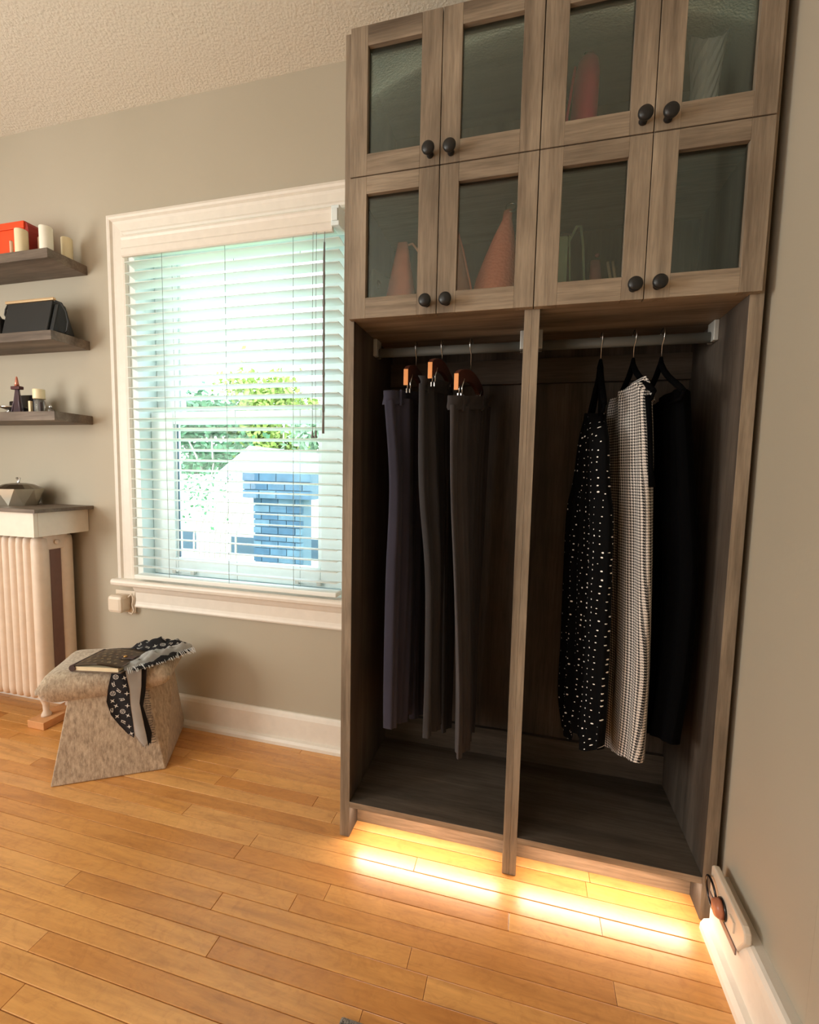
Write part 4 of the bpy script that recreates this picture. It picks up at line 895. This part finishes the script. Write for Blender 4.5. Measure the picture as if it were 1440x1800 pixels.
bm = bmesh.new(); lathe(bm, [(0, .0), (.006, 0), (.006, .003), (.003, .0045), (0, .005)], tuple(nb_pt(.80, .47, .0295)), 12); obj('snap', bm, m_brass, tb)

# scarf: crumpled heap along the seat plus a hanging double tail
sc = thing('scarf', (-.80, -.25, .39), 'dark printed scarf with a pale reverse, heaped on the stool and hanging down', 'scarf')
def seat_z(x, y): return .386
import mathutils
def nz(x, y, s=0): return mathutils.noise.noise(Vector((x * 22 + s, y * 22, s * 3.1)))
def heap(pA, pB, width, height, n=34, m=16, s=0, zb=.3875, ends=.25):
    """long crumpled ridge from pA to pB"""
    A, Bv = Vector((*pA, 0)), Vector((*pB, 0)); d = (Bv - A).normalized(); sd = Vector((-d.y, d.x, 0)); L_ = (Bv - A).length
    bm = bmesh.new(); g = []
    for i in range(n + 1):
        t = i / n; w_ = width * (ends + (1 - ends) * math.sin(PI * min(1, max(0, t))) ** .6); row_ = []
        for j in range(m + 1):
            q = j / m * 2 - 1; p = A + d * (L_ * t) + sd * (q * w_ / 2 * (1 + .15 * nz(t * 2, q, s)))
            hh = height * (1 - q * q) ** .7 * (.35 + .65 * math.sin(PI * (t * .9 + .05))) * (1 + .55 * nz(p.x * 2.2, p.y * 2.2, s + 4)) + .004 * nz(p.x * 5, p.y * 5, s)
            row_.append(Vector((p.x, p.y, zb + max(.0015, hh))))
        g.append(row_)
    V = [[bm.verts.new(p) for p in rr] for rr in g]
    for i in range(n):
        for j in range(m): bm.faces.new((V[i][j], V[i + 1][j], V[i + 1][j + 1], V[i][j + 1])).smooth = True
    bmesh.ops.solidify(bm, geom=bm.faces[:], thickness=.002)
    def at(t, q):
        i = min(n - 1e-6, max(0, t * n)); j = min(m - 1e-6, max(0, (q + 1) / 2 * m)); a, b = int(i), int(j); fi, fj = i - a, j - b
        p = (g[a][b] * (1 - fi) + g[a + 1][b] * fi) * (1 - fj) + (g[a][b + 1] * (1 - fi) + g[a + 1][b + 1] * fi) * fj
        return p + Vector((0, 0, .003))
    return bm, at, L_, width
bm, at, L_, W_ = heap((-.925, -.245), (-.762, -.110), .085, .040, s=1); hp = obj('dark_heap', bm, m_scarf, sc)
cells = [(t, q, (i + j) % 3, .6 * i) for i, t in enumerate((.14, .26, .38, .50, .62, .74, .86)) for j, q in enumerate((-.6, -.15, .3, .72))]
bm = lay_marks(lambda u, v: at(u, v * 2.2), [(c[0], c[1] / 2.2, c[2], c[3]) for c in cells], .045); obj('printed_marks', bm, m_motif, hp, kind='stuff', fixn=False)
bm, at2, _, _ = heap((-.812, -.352), (-.742, -.110), .058, .034, s=5); lp_ = obj('pale_fold', bm, m_scarfl, sc)
cells = [(t, q, i % 3, i) for i, (t, q) in enumerate(((.55, .2), (.68, -.2), (.78, .3), (.2, -.3)))]
bm = lay_marks(lambda u, v: at2(u, v * 2.2), [(c[0], c[1] / 2.2, c[2], c[3]) for c in cells], .05); obj('printed_marks', bm, m_scarf, lp_, kind='stuff', fixn=False)
bm, _a3, _, _ = heap((-.782, -.342), (-.722, -.135), .036, .015, s=9); obj('dark_under_fold', bm, m_scarf, sc)
# fringe along the fold
bm = bmesh.new(); rf = random.Random(4)
for k in range(46):
    t = k / 45; b = Vector((-.795, -.350, .394)).lerp(Vector((-.715, -.130, .394)), t); d_ = Vector((.024 + rf.uniform(-.006, .006), -.010 + rf.uniform(-.008, .008), -.006))
    tube(bm, [b + Vector((0, 0, .006)), b + d_ * .55 + Vector((0, 0, .003)), b + d_ + Vector((0, 0, .0))], .0010, 4)
obj('pale_fringe', bm, m_scarfl, sc, kind='stuff')
# hanging tails on the vertical sheet in front of the seat: s along the seat front, z down
e1 = Vector((.823, .567, 0)); nf = Vector((.567, -.823, 0)); O_ = Vector((-1.035, -.481, 0))
def hang(s, z, off=.012): return O_ + e1 * s + nf * (off + .006 * math.sin(s * 60 + z * 14)) + Vector((0, 0, z))
def strip(rows_, off, over=True):
    bm = bmesh.new(); g = []; n = 10
    if over:
        s0, s1, z0 = rows_[0]
        for k in range(4):
            t = k / 4; z_ = .398 - .010 * t * t; g.append([Vector((hang(s0 + (s1 - s0) * i / n, z_, off)) - nf * (.055 * (1 - t))) for i in range(n + 1)])
    R2 = []
    for a, b in zip(rows_[:-1], rows_[1:]):
        for k in range(4): R2.append(tuple(x + (y_ - x) * k / 4 for x, y_ in zip(a, b)))
    R2.append(rows_[-1])
    for s0, s1, z0 in R2: g.append([hang(s0 + (s1 - s0) * i / n, z0 + (.006 * math.sin(i) if z0 < .2 else 0), off) for i in range(n + 1)])
    V = [[bm.verts.new(p) for p in rr] for rr in g]
    for i in range(len(V) - 1):
        for j in range(n): bm.faces.new((V[i][j], V[i + 1][j], V[i + 1][j + 1], V[i][j + 1])).smooth = True
    bmesh.ops.solidify(bm, geom=bm.faces[:], thickness=.0015); return bm
DR = [(.222, .272, .385), (.210, .278, .335), (.204, .280, .285), (.216, .283, .235), (.238, .285, .195), (.262, .286, .160), (.278, .287, .148)]
LR = [(.266, .312, .385), (.276, .310, .325), (.278, .304, .268), (.283, .312, .215), (.287, .322, .155), (.312, .328, .108)]
KR = [(.296, .326, .380), (.298, .320, .300), (.298, .312, .250), (.300, .324, .20), (.305, .337, .15), (.318, .333, .108)]
obj('dark_under_tail', strip(KR, .014), m_scarf, sc)
dt = obj('dark_tail', strip(DR, .021), m_scarf, sc); obj('pale_tail', strip(LR, .026), m_scarfl, sc)
cells = [(.236, .372, 1), (.262, .366, 0), (.228, .345, 2), (.262, .338, 0), (.243, .322, 2), (.268, .310, 0), (.224, .312, 1), (.252, .290, 2), (.222, .285, 0), (.232, .266, 0), (.268, .266, 0), (.218, .252, 2), (.252, .245, 1), (.234, .228, 0), (.268, .230, 0), (.252, .206, 2), (.270, .188, 0), (.276, .162, 0)]
bm = lay_marks(lambda u, v: hang(u, v, .0242), [(c[0], c[1], c[2], .3 * i) for i, c in enumerate(cells)], .0088); obj('printed_marks', bm, m_motif, dt, kind='stuff', fixn=False)
bm = bmesh.new()
for k in range(22):
    z_ = .30 - .19 * k / 21; s_ = .316 + .018 * (k / 21) - .004; p = hang(s_, z_, .008); tube(bm, [p, p + e1 * .010 + Vector((0, 0, .002 * rf.uniform(-1, 1))), p + e1 * rf.uniform(.015, .021) + Vector((0, 0, .004 * rf.uniform(-1, 1)))], .0009, 4)
obj('dark_fringe', bm, m_scarf, sc, kind='stuff')

# rug corner at the foot of the picture
obj('rug', B(.186, .74, -1.22, -.803, .0006, .009, bev=.004), m_rug, None, 'speckled grey rug whose corner lies on the floorboards in front', 'rug')

# ================================================================ OUTSIDE THE WINDOW
obj('lawn', B(-30, 20, .5, 60, -2.7, -2.6), m_grass, None, kind='structure')
ch = thing('chimney', (-2.78, 4.4, -2.6), 'blue-grey block chimney with a wider top seen through the blind', 'chimney')
rnd = random.Random(8)
obj('mortar_core', B(-3.19, -2.47, 4.04, 4.34, -2.6, .70), m_mortar, ch)
obj('mortar_cap', B(-3.29, -2.29, 3.94, 4.30, .70, 1.05), m_mortar, ch)
def courses(x0, x1, yf, z0, z1, ch_, bl_):
    z_ = z0; c = 0
    while z_ < z1 - .01:
        x = x0 - (bl_ / 2 if c % 2 else 0)
        while x < x1 - .01:
            a, b = max(x, x0), min(x + bl_ - .012, x1)
            if b - a > .03:
                d = rnd.uniform(0, .008); obj('block', B(a, b, yf - .012 - d, yf + .05, z_ + .006, z_ + ch_ - .006), m_brickb[rnd.randrange(3)], ch)
            x += bl_
        z_ += ch_; c += 1
courses(-3.20, -2.46, 4.035, -.50, .70, .10, .26); courses(-3.30, -2.28, 3.935, .70, 1.05, .117, .26)
nh = thing('neighbour_house', (-5, 6.5, -2.6), 'white sided neighbouring house with small dark windows, seen through the blind', 'house')
obj('wall', B(-14, 4, 6.5, 11, -2.6, .92), m_siding, nh)
for x0, x1, z0, z1 in ((-5.35, -4.62, -.66, -.28), (-4.0, -3.3, -.66, -.24), (-2.55, -1.75, -.66, -.26), (-6.6, -6.2, -.6, -.2)):
    f = obj('window_frame', B(x0 - .05, x1 + .05, 6.47, 6.51, z0 - .05, z1 + .05), m_siding, nh); obj('pane', B(x0, x1, 6.455, 6.475, z0, z1), m_darkwin, f)
bm = bmesh.new(); prism(bm, [(-5.9, .92), (-2.0, .92), (-3.4, 1.22), (-5.0, 1.58)], 6.6, 10, 'y'); obj('roof', bm, m_roof, nh)
bm = bmesh.new(); prism(bm, [(-5.9, .86), (-2.0, .86), (-2.0, .93), (-5.9, .93)], 6.35, 6.6, 'y'); obj('gutter', bm, m_roof, nh)
def tree(x, y, z0, h, rad, n, mi, lab, seed):
    rr = random.Random(seed); t = thing('tree', (x, y, z0), lab, 'tree', 'trees beyond the white house')
    bm = bmesh.new(); tube(bm, [(x, y, z0), (x + .1, y, z0 + h * .5), (x, y, z0 + h)], [.18, .12, .04], 8)
    for k in range(5):
        a = rr.uniform(0, 6.28); tube(bm, [(x, y, z0 + h * .55), (x + rad * .5 * math.cos(a), y + rad * .4 * math.sin(a), z0 + h * .8), (x + rad * .8 * math.cos(a), y + rad * .7 * math.sin(a), z0 + h * .95)], [.07, .04, .02], 6)
    obj('trunk', bm, m_bark, t)
    vs, fs = [], []
    cl = [(x + rr.gauss(0, rad * .45), y + rr.gauss(0, rad * .3), z0 + h * rr.uniform(.6, 1.2)) for _ in range(16)]
    for k in range(n):
        c = rr.choice(cl); p = Vector((c[0] + rr.gauss(0, rad * .2), c[1] + rr.gauss(0, rad * .2), c[2] + rr.gauss(0, rad * .16)))
        u = Vector((rr.gauss(0, 1), rr.gauss(0, 1), rr.gauss(0, 1))).normalized(); v = u.orthogonal().normalized(); s = rr.uniform(.07, .15); b = len(vs)
        vs += [p - u * s, p + v * s * .5, p + u * s, p - v * s * .5]; fs.append((b, b + 1, b + 2, b + 3))
    me = bpy.data.meshes.new('foliage'); me.from_pydata(vs, [], fs); me.materials.append(m_leaf[mi]); o = bpy.data.objects.new('foliage', me); C.objects.link(o); attach(o, t); o['kind'] = 'stuff'
tree(-10.9, 13, -2.6, 4.9, 1.9, 6500, 1, 'dark green tree behind the left of the white house', 1)
tree(-8.6, 14, -2.6, 5.6, 1.8, 6500, 0, 'yellow-green tree behind the middle of the white house', 2)
tree(-5.6, 13, -2.6, 4.4, 1.7, 5500, 2, 'pale green tree behind the right of the white house', 3)
# bare-branched bush at the left of the view
rb = random.Random(5); bu = thing('bush', (-4.4, 4.6, -2.6), 'bare-branched bush left of the chimney outside the window', 'bush')
bm = bmesh.new()
for k in range(9):
    x = -4.9 + .1 * k; a = rb.uniform(.3, .9); tube(bm, [(x, 4.8, -2.6), (x + .05, 4.8, 0), (x + a * .35, 4.8, .55 + rb.uniform(-.1, .2)), (x + a * .8, 4.8, 1.0 + rb.uniform(-.2, .2))], [.02, .016, .012, .006], 5)
obj('branches', bm, m_bark, bu)
vs, fs = [], []
for k in range(260):
    p = Vector((rb.gauss(-4.75, .35), 4.75 + rb.gauss(0, .15), rb.gauss(.75, .22))); u = Vector((rb.gauss(0, 1), rb.gauss(0, 1), rb.gauss(0, 1))).normalized(); v = u.orthogonal(); s = rb.uniform(.02, .045); b = len(vs)
    vs += [p - u * s, p + v * s * .5, p + u * s, p - v * s * .5]; fs.append((b, b + 1, b + 2, b + 3))
me = bpy.data.meshes.new('foliage'); me.from_pydata(vs, [], fs); me.materials.append(m_leaf[1]); o = bpy.data.objects.new('foliage', me); C.objects.link(o); attach(o, bu); o['kind'] = 'stuff'
